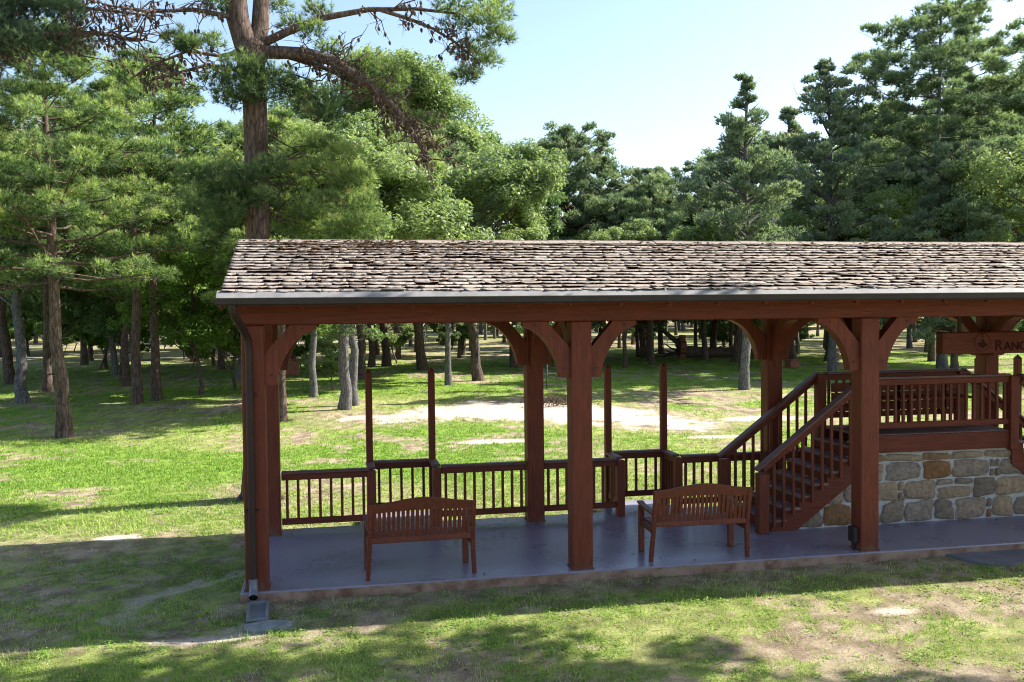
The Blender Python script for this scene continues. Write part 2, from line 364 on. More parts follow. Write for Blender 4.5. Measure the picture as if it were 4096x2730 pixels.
# ---- grass blades and litter
def in_view(x, y, mg=1.12):
    dx = x-CAM[0]; dy = y-CAM[1]; z = dx*_f[0]+dy*_f[1]; u = (dx*_r[0]+dy*_r[1])/np.maximum(z, .1)
    return (z > 4.5) & (np.abs(u) < .55*mg)
def blocked(x, y):
    """under the slab or the walk"""
    return ((x > -4.0) & (y > -.06) & (y < 3.0)) | (poly_sdf(x, y, WALK) < 0)
WALK = [(4.85, -.06), (4.90, -.30), (5.05, -.58), (5.35, -.64), (5.8, -.50), (6.6, -.36), (16, -.3), (16, -.06)]
def blades(n, y0, y1, h0, h1, wd, seed, tuft=3, thr=0):
    rg = np.random.RandomState(seed)
    # sample so that the density falls with distance squared: uniform in screen-ish terms
    t = rg.rand(n); D = 1/((1-t)/(y0)+t/(y1)); u = (rg.rand(n)*2-1)*.62
    fx, fy = _f[0]/math.hypot(_f[0], _f[1]), _f[1]/math.hypot(_f[0], _f[1])
    x = CAM[0]+D*fx+D*u*fy; y = CAM[1]+D*fy-D*u*fx
    sa, di, lu = soil(x, y); p = (1-sa*.97)*(1-di*.82)*(.55+.45*lu)
    clump = fbm(x*3.7, y*3.7, 5); p = p*sstep(thr, thr+.06, fbm(x*2.1+5, y*2.1, 6)) if thr else p; p *= sstep(.28, .6, clump+.12*lu)
    k = (rg.rand(n) < p) & ~blocked(x, y); x, y, D, lu, di, clump = x[k], y[k], D[k], lu[k], di[k], clump[k]
    x = np.repeat(x, tuft)+rg.randn(len(x)*tuft)*.02; y = np.repeat(y, tuft)+rg.randn(len(y)*tuft)*.02
    D = np.repeat(D, tuft); lu = np.repeat(lu, tuft); di = np.repeat(di, tuft); clump = np.repeat(clump, tuft); m = len(x)
    z = gz(x, y); h = (h0+(h1-h0)*rg.rand(m)**1.6)*(.6+.7*clump); w = wd*(D/10)**.8
    a = rg.rand(m)*6.283; ln = rg.rand(m)*.9+.15; ca, sa_ = np.cos(a), np.sin(a)
    P0 = np.stack([x-sa_*w, y+ca*w, z-.005], -1); P1 = np.stack([x+sa_*w, y-ca*w, z-.005], -1)
    P2 = np.stack([x+ca*h*ln, y+sa_*h*ln, z+h*(1-.35*ln)], -1)
    V = np.stack([P0, P1, P2], 1).reshape(-1, 3); F = np.arange(3*m).reshape(-1, 3)
    dry = fbm(x*.9, y*.9, 15)
    v = np.clip(.30+.55*(dry-.4)*(1-lu)+.28*rg.rand(m)+.25*di+.16*(1-lu), 0, 1)
    return V, F, np.repeat(v, 3)
for (nm, n, a, b, h0, h1, wd, sd, lab, thr) in (
        ('grass', 60000, 6.2, 17, .035, .105, .0042, 13, 'taller ragged grass tufts standing here and there before the pavilion', .56),
        ('grass', 170000, 6.2, 13.5, .010, .05, .0042, 11, 'short patchy grass growing round the pavilion slab', 0),
        ('grass', 130000, 13.5, 60, .03, .09, .006, 12, 'bright green lawn grass beyond the pavilion', 0)):
    V, F, v = blades(n, a, b, h0, h1, wd, sd, thr=thr)
    tag(obj(nm, np_mesh(nm, V, F, {'v': v}), M['grass']), lab, 'grass', kind='stuff')
def scatter_litter(n, fn, seed, s0, s1):
    rg = np.random.RandomState(seed); x, y, z = fn(rg, n); m = len(x)
    a = rg.rand(m)*6.283; s = s0+(s1-s0)*rg.rand(m); q = .35+.4*rg.rand(m)
    ca, sa_ = np.cos(a)*s, np.sin(a)*s; t = (rg.rand(m)-.5)*s*.8
    P = [np.stack([x+ca, y+sa_, z+.004+np.abs(t)], -1), np.stack([x-sa_*q, y+ca*q, z+.004+s*.3*rg.rand(m)], -1),
         np.stack([x-ca, y-sa_, z+.004+s*.25*rg.rand(m)], -1), np.stack([x+sa_*q, y-ca*q, z+.004+s*.3*rg.rand(m)], -1)]
    V = np.stack(P, 1).reshape(-1, 3); F = np.arange(4*m).reshape(-1, 4); v = np.repeat(rg.rand(m), 4)
    return V, F, v
def lit_ground(rg, n):
    x = rg.rand(n)*19-11; y = rg.rand(n)*18-5
    d = fbm(x*.8, y*.8, 33); w = np.exp(-((x-5.4)/1.3)**2-((y+1.25)/.7)**2)*1.6+np.exp(-((x+3.2)/2)**2-((y-6)/1.3)**2)*.7+np.exp(-((y-3.3)/.35)**2)*(x > -4)*.8
    k = (rg.rand(n) < .10*sstep(.4, .7, d)+w*.6) & ~blocked(x, y); x, y = x[k], y[k]; return x, y, gz(x, y)
V, F, v = scatter_litter(60000, lit_ground, 44, .008, .028)
tag(obj('leaf_litter', np_mesh('leaf_litter', V, F, {'v': v}), M['litter']), 'brown dead leaves scattered over the bare ground', 'leaf litter', kind='stuff')
def lit_floor(rg, n):
    x = rg.rand(n)*11-3.8; y = rg.rand(n)*3; k = (rg.rand(n) < .25+.75*np.exp(-((y-2.95)/.1)**2)); return x[k], y[k], np.zeros(k.sum())
V, F, v = scatter_litter(160, lit_floor, 45, .012, .035)
tag(obj('leaf_litter', np_mesh('floor_litter', V, F, {'v': v*.4}), M['litter']), 'small dark leaves lying on the smooth pavilion floor', 'leaf litter', kind='stuff')
# low weeds in the near grass
rg = np.random.RandomState(91); m = 26000
x = rg.rand(m)*16-9; y = rg.rand(m)**1.3*12-4.6; sa, di, lu = soil(x, y); cl = fbm(x*1.7, y*1.7, 55)
k = (rg.rand(m) < (.12+sstep(.46, .66, cl))*(1-sa)*(1-.55*di)) & ~blocked(x, y); x, y = x[k], y[k]; q = 10
xx = np.repeat(x, q)+rg.randn(len(x)*q)*.028; yy = np.repeat(y, q)+rg.randn(len(x)*q)*.028; hh = np.abs(rg.randn(len(xx)))*.018+.004
s_ = .007+.010*rg.rand(len(xx)); a = rg.rand(len(xx))*6.283; ca, sa_ = np.cos(a)*s_, np.sin(a)*s_; zz = gz(xx, yy)+hh; tl = (rg.rand(len(xx))-.5)*s_
P = [np.stack([xx+ca, yy+sa_, zz+tl], -1), np.stack([xx-sa_*.6, yy+ca*.6, zz], -1), np.stack([xx-ca, yy-sa_, zz-tl], -1), np.stack([xx+sa_*.6, yy-ca*.6, zz], -1)]
V = np.stack(P, 1).reshape(-1, 3); v = np.repeat(np.clip(np.repeat(rg.rand(len(x))*.5, q)+.35*rg.rand(len(xx)), 0, 1), 4)
tag(obj('weeds', np_mesh('weeds', V, np.arange(4*len(xx)).reshape(-1, 4), {'v': v}), M['grass']), 'small leafy weeds in the grass before the pavilion', 'weeds', kind='stuff')
# walkway
mb = MB(); mb.prism(WALK, 'z', GZ-.1, GZ+.035); tag(mb.build('path', M['path']), kind='structure')
# ------------------------------------------------------------------ pavilion
PX = [-3.80, 0.0, 3.80, 7.60, 11.40]; PW = .25; RY = 2.60; BZ = 2.99
pav = thing('timber_pavilion', 'long open timber pavilion stained dark red under a weathered shake roof', 'pavilion', (0, 0, 0))
mb = MB(); XR = 15.2
mb.box(-3.98, -.06, -.35, XR, 3.0, 0, b=.012)
for a, b in ((-2.55, -1.35), (1.18, 2.35), (7.5, 8.75)): mb.box(a, 3.004, -.35, b, 3.75, -.004, b=.01)
slab = mb.build('concrete_slab', M['concrete'], pav)
posts = []
for yy in (0, RY):
    for x in PX:
        mb = MB(); mb.box(x-PW/2, yy, 0, x+PW/2, yy+PW, BZ, b=.012)
        mb.box(x-PW/2-.012, yy-.012, 0, x+PW/2+.012, yy+PW+.012, .012)
        posts.append(mb.build('post', M['red_post'], pav))
# outlet box at the foot of the third front post
mb = MB(); mb.box(3.675-.07, .05, .10, 3.675-.003, .20, .30, b=.008); mb.box(3.675-.04, .11, .0, 3.675-.015, .14, .10)
mb.build('outlet_box', M['gutter'], pav)
for yy in (0, RY):
    mb = MB(); mb.box(-4.0, yy+.004, BZ+.003, XR, yy+PW-.004, BZ+.27, b=.012); mb.build('beam', M['red_h'], pav)
for x in PX:
    mb = MB(); mb.box(x-.09, PW+.003, BZ+.006, x+.09, RY-.003, BZ+.24, b=.01); mb.build('tie_beam', M['red_h'], pav)
def bracket(sgn, x, yy, axis='x'):
    o = [(0, 0), (.58, 0), (.58, -.05), (.46, -.10), (.36, -.175), (.28, -.27), (.215, -.38), (.17, -.49), (.14, -.60), (.135, -.67), (0, -.67), (0, -.28), (.235, -.004), (.0, -.004)]
    o = [(.235, 0), (.58, 0), (.58, -.05), (.46, -.10), (.36, -.175), (.28, -.27), (.215, -.38), (.17, -.49), (.14, -.60), (.135, -.67), (0, -.67), (0, -.28)]
    mb = MB()
    # split in convex-ish quads so that the hollow stays open
    inner = [(.285, 0), (.235, -.06), (.185, -.115), (.135, -.17), (.09, -.22), (.045, -.275), (0, -.33), (0, -.42), (0, -.55), (0, -.67)]
    outer = [(.58, 0), (.58, -.05), (.46, -.10), (.36, -.175), (.28, -.27), (.215, -.38), (.17, -.49), (.14, -.60), (.137, -.64), (.135, -.67)]
    w = .075; c0 = PW/2
    V = []; F = []
    for i in range(len(inner)):
        for (a, b) in (inner[i], outer[i]):
            for s in (-w, w):
                if axis == 'x': V.append((x+sgn*(c0-.004+a), yy+PW/2+s, BZ+b))
                else: V.append((x+s, yy+PW/2+sgn*(c0-.004+a), BZ+b))
    for i in range(len(inner)-1):
        k = i*4
        F += [(k, k+2, k+6, k+4), (k+1, k+5, k+7, k+3), (k, k+4, k+5, k+1), (k+2, k+3, k+7, k+6)]
    e = (len(inner)-1)*4; F += [(0, 1, 3, 2), (e, e+2, e+3, e+1)]
    mb.add(V, F); br = mb.build('brace', M['red_v'], pav)
    if axis == 'x':
        for (a, b) in ((.42, -.045), (.075, -.56)):
            mb = MB(); px = x+sgn*(c0+a); py = yy+PW/2-w
            mb.tube([(px, py-.008, BZ+b), (px, py+.002, BZ+b)], .013, 8); mb.build('bolt', M['gutter'], br)
for yy in (0, RY):
    for i, x in enumerate(PX):
        bracket(1, x, yy)
        if i > 0: bracket(-1, x, yy)
        bracket(1 if yy == 0 else -1, x, yy, 'y')
# roof
EY, EZ, RDY, RDZ, BY, BZR = -.50, 3.335, 1.5, 4.015, 3.85, 3.26
sl_f = (RDZ-EZ)/(RDY-EY); sl_b = (BZR-RDZ)/(BY-RDY); XL = -4.06
for s, (a, za, b, zb) in enumerate(((EY, EZ, RDY, RDZ), (BY, BZR, RDY, RDZ))):
    mb = MB(); t = .03
    mb.add([(XL, a, za-t), (XR, a, za-t), (XR, b, zb-t), (XL, b, zb-t), (XL, a, za-.055), (XR, a, za-.055), (XR, b, zb-.055), (XL, b, zb-.055)],
           [(0, 1, 2, 3), (4, 7, 6, 5), (0, 4, 5, 1), (1, 5, 6, 2), (2, 6, 7, 3), (3, 7, 4, 0)])
    mb.build('roof_deck', M['red_h'], pav)
mbr = MB()
for k in range(32):
    x = XL+.22+k*.6
    if x > XR: break
    for (a, za, b, zb) in ((EY+.06, EZ+.06*sl_f-.125, RDY, RDZ-.125), (BY-.06, BZR+.02-.125, RDY, RDZ-.125)):
        mb = MB(); mb.beam((x, a, za), (x, b, zb), .045, .135, up=(0, 0, 1)); mb.build('rafter', M['red_h'], pav)
# gutter and drip edge
mb = MB(); mb.prism([(EY-.105, 3.292), (EY-.10, 3.297), (EY-.02, 3.352), (EY+.05, 3.372), (EY+.05, 3.362), (EY-.03, 3.340), (EY-.10, 3.286)], 'x', XL-.05, XR); mb.build('drip_edge', M['flash'], pav)
mb = MB(); g0 = EY-.095
mb.prism([(g0, 3.284), (g0+.005, 3.225), (g0+.02, 3.212), (g0+.09, 3.212), (g0+.09, 3.27), (g0+.083, 3.27), (g0+.083, 3.22), (g0+.025, 3.22), (g0+.013, 3.23), (g0+.008, 3.284)], 'x', XL-.06, XR)
mb.prism([(g0+.002, 3.284), (g0+.005, 3.225), (g0+.02, 3.212), (g0+.09, 3.212), (g0+.09, 3.284)], 'x', XL-.064, XL-.060)
mb.build('gutter', M['gutter'], pav)
mb = MB(); mb.box(XL, EY+.0, 3.20, XR, EY+.03, 3.30); mb.build('fascia', M['red_h'], pav)
for (a, za, b, zb) in ((EY+.02, EZ-.10, RDY, RDZ-.09), (BY, BZR-.09, RDY, RDZ-.09)):
    mb = MB(); mb.beam((XL-.014, a, za), (XL-.014, b, zb), .025, .15, up=(0, 0, 1), bev=.003); mb.build('barge_board', M['red_h'], pav)
# shakes, every one a warped slab
rnd = random.Random(7); nr = np.random.RandomState(7)
def shakes(a, za, b, zb, rows, xl, xr, seed):
    rg = np.random.RandomState(seed); V = []; F = []; A = []
    L = math.hypot(b-a, zb-za); dy, dz = (b-a)/L, (zb-za)/L; nrm = np.array([0, -dz, dy]) if dy > 0 else np.array([0, dz, -dy])
    ex = L/rows
    for r in range(rows+1):
        x = xl-rg.rand()*.1; wob = rg.rand()*6
        while x < xr:
            w = .15+.14*rg.rand(); g = .002+.006*rg.rand()
            x1 = min(x+w, xr); xx0 = max(x, xl-.02+.015*rg.rand()); rv = rg.rand()
            if x1-xx0 > .03:
                s0 = r*ex-.010+.007*rg.randn()+.008*math.sin(x*.9+wob); s1 = min(s0+ex*1.12, L)
                th = .005+.004*rg.rand(); lift = .019+.009*rg.rand()+(.012 if rg.rand() < .10 else 0); cup = .003+.009*rg.rand()
                NS = 4; k0 = len(V)
                for j in range(NS+1):
                    q = j/NS; px = xx0+(x1-g-xx0)*q; hb = cup*(4*(q-.5)**2)+.003*rg.randn(); sj = s0+.005*rg.randn()
                    for (s, up) in ((sj, lift+th+hb), (sj-.002, lift+hb), (s1, .010)):
                        V.append((px, a+dy*s+nrm[1]*up, za+dz*s+nrm[2]*up)); A.append(rv)
                for j in range(NS):
                    i = k0+j*3; F += [(i, i+3, i+5, i+2), (i, i+1, i+4, i+3)]
                i = k0; F.append((i, i+2, i+1, i+1)); i = k0+NS*3; F.append((i, i+1, i+2, i+2))
            x += w
    F3 = [f[:3] for f in F if f[2] == f[3]]; F4 = [f for f in F if f[2] != f[3]]
    return np.array(V), [np.array(F4), np.array(F3)], np.array(A)
V, F, A = shakes(EY-.005, EZ, RDY, RDZ, 17, XL, XR, 3)
obj('shakes', np_mesh('shakes', V, F, {'v': A}), M['shake'], pav)
V, F, A = shakes(BY+.03, BZR-.01, RDY, RDZ, 17, XL, XR, 4)
obj('shakes', np_mesh('shakes', V, F, {'v': A}), M['shake'], pav)
mb = MB()
for k in range(80):
    x0 = XL+k*.25; x1 = min(x0+.26, XR)
    if x0 > XR-.02: break
    hh = rnd.uniform(-.004, .006)
    mb.beam((x0, RDY-.055, RDZ+.022+hh), (x1, RDY-.055, RDZ+.022+hh), .15, .012, up=(0, -sl_f, 1), bev=0)
    mb.beam((x0, RDY+.058, RDZ+.022+hh), (x1, RDY+.058, RDZ+.022+hh), .15, .012, up=(0, -sl_b, 1), bev=0)
mb.build('ridge_cap', M['shake'], pav)
def lit_roof(rg, n):
    x = np.where(rg.rand(n) < .55, rg.randn(n)*1.0-2.4, rg.rand(n)*11-4); t = np.where(rg.rand(n) < .6, 1-np.abs(rg.randn(n))*.16, rg.rand(n))
    k = (t < .985) & (t > .03) & (x > XL) & (x < 9) & (fbm(x*2.4, t*5, 66) > .42); x, t = x[k], t[k]
    return x, EY+(RDY-EY)*t, EZ+(RDZ-EZ)*t+.04
V, F, v = scatter_litter(2600, lit_roof, 46, .012, .045)
tag(obj('leaf_litter', np_mesh('roof_litter', V, F, {'v': .35+v*.5}), M['litter']), 'reddish brown pine litter caught on the shake roof below the ridge', 'leaf litter', kind='stuff')
# downspout
dx = -3.86
mb = MB(); mb.tube([(dx-.09, g0+.045, 3.215), (dx-.09, g0+.045, 3.17), (dx-.07, g0+.09, 3.10), (dx-.01, -.16, 2.93), (dx+.02, -.075, 2.82), (dx+.025, -.06, 2.70), (dx+.025, -.06, .12)], .042, 12, caps=False)
ds = mb.build('downspout', M['spout'], pav, True)
mb = MB(); mb.tube([(dx+.025, -.06, .16), (dx+.025, -.062, .07), (dx+.028, -.09, .015), (dx+.03, -.16, -.03)], .05, 14, caps=False); mb.tube([(dx+.029, -.13, -.012), (dx+.03, -.155, -.027)], .047, 14, 1)
mb.build('spout_elbow', [M['spout_end'], M['dark']], ds, True)
for z in (.9, 2.2):
    mb = MB(); mb.box(dx-.045, -.062, z, dx+.095, -.002, z+.03); mb.build('spout_strap', M['spout'], ds)
# ------------------------------------------------------------------ rear railings
def rail_run(par, pts, ztop, zbot=.16, nb=None, cap_w=.12, sp=.146, mats=None):
    """straight railing between two xy points: top board, bottom board, balusters"""
    (x0, y0), (x1, y1) = pts; L = math.hypot(x1-x0, y1-y0)
    mb = MB(); mb.beam((x0, y0, ztop-.018), (x1, y1, ztop-.018), cap_w, .036); mb.build('rail_cap', M['red_top'], par)
    mb = MB(); mb.beam((x0, y0, ztop-.082), (x1, y1, ztop-.082), .045, .088); mb.build('top_rail', M['red_h'], par)
    mb = MB(); mb.beam((x0, y0, zbot), (x1, y1, zbot), .045, .088); mb.build('bottom_rail', M['red_h'], par)
    n = nb or max(1, int(L/sp)); mbm = None
    for k in range(n):
        t = (k+.5)/n; x = x0+(x1-x0)*t; y = y0+(y1-y0)*t
        mb = MB(); mb.box(-.019, -.019, 0, .019, .019, ztop-.128-zbot-.042, b=.003)
        mb.build('baluster', M['red_v'], par, loc=(x, y, zbot+.043))
def rpost(par, x, y, z0, z1, w=.10, name='rail_post', point=False):
    mb = MB(); mb.box(x-w/2, y-w/2, z0, x+w/2, y+w/2, z1, b=.008)
    if point: mb.add([(x-w/2+.008, y-w/2+.008, z1), (x+w/2-.008, y-w/2+.008, z1), (x+w/2-.008, y+w/2-.008, z1), (x-w/2+.008, y+w/2-.008, z1), (x, y, z1+.06)], [(0, 1, 4), (1, 2, 4), (2, 3, 4), (3, 0, 4)])
    return mb.build(name, M['red_v'], par)
YR, YJ, ZT = 2.70, 3.32, .885
def jog(par, xa, xb):
    for x in (xa, xb): rpost(par, x, YR, 0, ZT-.038, .12); rpost(par, x, YJ, 0, 2.22, .10, 'tall_post', True)
    s = .052
    rail_run(par, ((xa, YR+.062), (xa, YJ-s)), ZT, .2, 4); rail_run(par, ((xb, YR+.062), (xb, YJ-s)), ZT, .2, 4)
    rail_run(par, ((xa+s, YJ), (xb-s, YJ)), ZT, .2, 5)
rl = thing('porch_railing', 'dark red back railing with a jutting bay, left of the middle rear post', 'railing')
rail_run(rl, ((-3.66, YR), (-2.44, YR)), ZT, .17, 8); jog(rl, -2.40, -1.46)
rail_run(rl, ((-1.40, YR), (-.135, YR)), ZT, .17, 9)
rm = thing('porch_railing', 'dark red railing between the middle rear post and the staircase, with a jutting bay', 'railing')
rail_run(rm, ((.135, YR), (1.26, YR)), ZT, .17, 8); jog(rm, 1.32, 2.24)
rail_run(rm, ((2.30, YR), (3.66, YR)), ZT, .17, 10)
rr = thing('porch_railing', 'dark red back railing beyond the raised deck at the right edge', 'railing')
rail_run(rr, ((3.94, YR), (7.46, YR)), ZT, .17, 24); jog(rr, 7.9, 8.66)
# ------------------------------------------------------------------ raised deck
DX0, DX1, DY0, DY1, DZ = 4.50, 6.87, 1.22, 2.42, 1.30
deck = thing('raised_deck', 'railed wooden mounting deck on a field stone base under the pavilion', 'deck', (0, 0, 0))
mb = MB()
for k in range(9):
    y0 = DY0+.03+k*.131; mb.box(DX0, y0, DZ-.035, DX1, min(y0+.125, DY1), DZ, b=.004)
mb.build('deck_boards', M['tread'], deck)
mb = MB(); mb.box(DX0-.02, DY0, DZ-.26, DX1+.05, DY0+.04, DZ-.012, b=.006); mb.build('rim_board', M['red_h'], deck)
mb = MB(); mb.box(DX0-.02, DY1-.01, DZ-.26, DX1+.05, DY1+.03, DZ-.037, b=.006); mb.build('rim_board', M['red_h'], deck)
for x, y in ((DX0-.06, DY0+.05), (DX1, DY0+.03), (DX0-.06, DY1-.03), (DX1, DY1-.03)): rpost(deck, x, y, 1.02, DZ+.80, .14, 'newel_post')
rail_run(deck, ((DX0+.02, DY0+.02), (DX1-.075, DY0+.02)), DZ+.83, DZ+.13, 18, .14)
rail_run(deck, ((DX0+.02, DY1-.03), (DX1-.075, DY1-.03)), DZ+.83, DZ+.16, 18, .16)
mb = MB()
for k in range(3): mb.box(DX0+.1, DY1-.10, DZ+.22+k*.15, DX1-.1, DY1-.065, DZ+.355+k*.15, b=.004)
for x in (DX0+.4, DX0+1.2, DX0+2.0): mb.box(x, DY1-.42, DZ, x+.06, DY1-.36, DZ+.40); mb.box(x, DY1-.10, DZ, x+.06, DY1-.062, DZ+.65)
for k in range(3): mb.box(DX0+.1, DY1-.44+k*.11, DZ+.40, DX1-.1, DY1-.34+k*.11, DZ+.435, b=.004)
mb.build('built_in_seat', M['red_h'], deck)
# stone base
def stone_wall(poly_ok, x0, x1, z0, z1, y, seed):
    rg = np.random.RandomState(seed); V = []; F = []; A = []
    z = z0+.01
    hs = [.31, .30, .27, .12, .22]; r = 0
    while z < z1-.04:
        h = min(hs[r % 5], z1-z-.005); x = x0+rg.rand()*.1-.05; r += 1
        while x < x1:
            w = .33+.30*rg.rand()
            if rg.rand() < .10: w = .07+.05*rg.rand()
            cells = [(x, z, w, h)]
            if w < .13: cells = [(x, z, w, h*.45), (x, z+h*.5, w, h*.45)]
            elif w > .3 and rg.rand() < .10: cells = [(x, z, w, h*.62), (x, z+h*.66, w*.45, h*.34), (x+w*.5, z+h*.66, w*.5, h*.34)]
            for (cx, cz, cw, chh) in cells:
                mx, mz = cx+cw/2, cz+chh/2
                if not poly_ok(mx, mz): continue
                g = .007+.006*rg.rand(); hw, hh = cw/2-g, chh/2-g
                if hw < .012 or hh < .012: continue
                n = 20; k0 = len(V); col = rg.rand(); sk = (rg.rand()-.5)*.6; e = 5+5*rg.rand()
                ph = rg.rand(4)*6
                for ring, (sc, dp) in enumerate(((1.0, 0.0), (.95, -.016), (.78, -.03))):
                    for j in range(n):
                        a = 2*math.pi*(j+.5)/n; c_, s_ = math.cos(a), math.sin(a)
                        q = (abs(c_)**e+abs(s_)**e)**(-1/e)*(1+.07*math.sin(2*a+ph[0])+.06*math.sin(3*a+ph[1])+.03*math.sin(7*a+ph[2]))
                        px = c_*q*hw*sc; pz = s_*q*hh*sc+sk*px*.25
                        V.append((mx+px, y+dp+.006*rg.randn()*(ring > 0), mz+pz)); A.append(col)
                V.append((mx, y-.034, mz)); A.append(col); cc = len(V)-1
                for ring in range(2):
                    for j in range(n):
                        i = k0+ring*n+j; i2 = k0+ring*n+(j+1) % n; F.append((i, i2, i2+n, i+n))
                for j in range(n): F.append((k0+2*n+j, k0+2*n+(j+1) % n, cc, cc))
            x += w
        z += h
    F3 = [f[:3] for f in F if f[2] == f[3]]; F4 = [f for f in F if f[2] != f[3]]
    return np.array(V), [np.array(F4), np.array(F3)], np.array(A)
sx0, sx1 = 3.05, 8.35
def okp(x, z):
    top = 1.04
    if x < 4.75: top = min(top, (x-3.30)*.74)
    if x > 6.75: top = min(top, (8.15-x)*.74)
    return z < top-.0
wallt = thing('stone_wall', 'low wall of grey and rust field stones in pale mortar below the deck', 'stone wall')
V, F, A = stone_wall(lambda x, z: okp(x+.0, z-.08), 3.2, 8.2, .0, 1.045, 1.288, 8)
obj('field_stones', np_mesh('field_stones', V, F, {'v': A}, True), M['stone'], wallt)
mb = MB(); mb.prism([(3.32, .002), (8.13, .002), (6.80, 1.03), (4.72, 1.03)], 'y', 1.292, 1.42); mb.build('mortar', M['mortar'], wallt)
# ------------------------------------------------------------------ staircases
def stairs(label, mir=None):
    """left stair in world coordinates; mirrored about x=mir for the right one"""
    st = thing('wooden_staircase', label, 'staircase')
    fx = (lambda x: x) if mir is None else (lambda x: 2*mir-x)
    nos = [3.03+.212*i for i in range(7)]; zz = [1.30/8*(i+1) for i in range(7)]
    for (ya, yb) in ((DY0+.01, DY0+.06), (DY1-.06, DY1-.01)):
        poly = [(2.93, .002)]
        # saw-tooth top under the treads
        for x, z in zip(nos, zz): poly += [(x+.02, z-.1625-.03 if z > .2 else .002), (x+.02, z-.035)]
        poly = [(nos[0]+.02, .002)]
        for x, z in zip(nos, zz): poly += [(x+.02, z-.038), (x+.232, z-.038)]
        poly += [(DX0+.01, DZ-.04), (DX0+.01, DZ-.27), (4.70, .93), (3.46, .002)]
        poly = poly[:-2]+[(DX0+.01, .80), (3.44, .002)]
        mb = MB(); mb.prism([(fx(a), b) for a, b in poly], 'y', ya, yb); mb.build('stringer', M['red_h'], st)
    for x, z in zip(nos, zz):
        a, b = sorted((fx(x), fx(x+.245)))
        mb = MB(); mb.box(a, DY0-.005, z-.036, b, DY1+.0, z, b=.006); mb.build('tread', M['tread'], st)
    for x, z in zip(nos, zz):
        a, b = sorted((fx(x+.024), fx(x+.042)))
        mb = MB(); mb.box(a, DY0+.062, z-.1625+.002, b, DY1-.062, z-.038); mb.build('riser', M['red_h'], st)
    for yy in (DY0-.03, DY1+.03):
        a, b = sorted((fx(2.82), fx(2.97)))
        mb = MB(); mb.box(a, yy-.075, 0, b, yy+.075, .84, b=.01); mb.build('newel_post', M['red_v'], st)
        mb = MB(); mb.beam((fx(2.80), yy, .885), (fx(4.42), yy, 2.115), .13, .04); mb.build('hand_rail', M['red_top'], st)
        mb = MB(); mb.beam((fx(2.90), yy, .89), (fx(4.40), yy, 2.03), .045, .10); mb.build('sub_rail', M['red_h'], st)
        for k in range(9):
            x = 3.07+k*.145; zr = .875+(x-2.90)*.76-.04; i = min(6, max(0, int((x-3.03)/.212))); zb = zz[i]-.09 if yy < 2 else zz[i]
            mb = MB(); mb.box(-.019, -.019, 0, .019, .019, zr-zb, b=.003); mb.build('baluster', M['red_v'], st, loc=(fx(x), yy, zb))
    return st
stairs('dark red wooden steps climbing to the raised deck right of the second bench')
stairs('dark red wooden steps going down from the deck at the right edge', mir=(DX0+DX1)/2)
# ------------------------------------------------------------------ hanging sign
sg = thing('hanging_sign', 'red timber sign with an engraved round emblem and RANCH lettering hanging under the roof', 'sign')
mb = MB(); mb.box(5.70, 1.22, 2.43, 8.35, 1.38, 2.745, b=.012); mb.build('board', M['red_h'], sg)
for x in (6.0, 8.0): mb = MB(); mb.box(x, 1.27, 2.745, x+.04, 1.31, 3.55); mb.build('hanger', M['gutter'], sg)
def text(s, size, x, z, par, name='lettering'):
    cu = bpy.data.curves.new(name, 'FONT'); cu.body = s; cu.size = size; cu.extrude = .003; cu.align_x = 'LEFT'
    to = bpy.data.objects.new(name, cu); COL.objects.link(to); dg = bpy.context.evaluated_depsgraph_get()
    m_ = bpy.data.meshes.new_from_object(to.evaluated_get(dg)); bpy.data.objects.remove(to)
    o = obj(name, m_, None, par, (x, 1.2155, z)); o.rotation_euler = (R(90), 0, 0)
    m_.materials.clear(); m_.materials.append(M['engrave']); return o
text('R', .225, 6.545, 2.47, sg)
text('ANCH', .175, 6.70, 2.475, sg)
mb = MB()
for k in range(40):
    a0 = 2*math.pi*k/40; a1 = 2*math.pi*(k+1)/40; cx, cz = 6.345, 2.595
    for (r0, r1) in ((.125, .134),):
        P = [(cx+r0*math.cos(a0), 1.2165, cz+r0*math.sin(a0)), (cx+r1*math.cos(a0), 1.2165, cz+r1*math.sin(a0)), (cx+r1*math.cos(a1), 1.2165, cz+r1*math.sin(a1)), (cx+r0*math.cos(a1), 1.2165, cz+r0*math.sin(a1))]
        mb.add(P, [(0, 1, 2, 3)])
def flat(poly, y=1.216): mb.prism(poly, 'y', y-.002, y+.003)
flat([(6.25, 2.585), (6.275, 2.575), (6.29, 2.545), (6.33, 2.515), (6.36, 2.512), (6.41, 2.54), (6.44, 2.555), (6.405, 2.57), (6.385, 2.60), (6.355, 2.612), (6.32, 2.60), (6.29, 2.59)])
flat([(6.335, 2.615), (6.34, 2.635), (6.36, 2.65), (6.365, 2.635), (6.352, 2.615)]); flat([(6.335, 2.665), (6.343, 2.70), (6.352, 2.665)]); flat([(6.315, 2.700), (6.37, 2.708), (6.37, 2.702), (6.315, 2.694)])
mb.build('emblem', M['engrave'], sg)
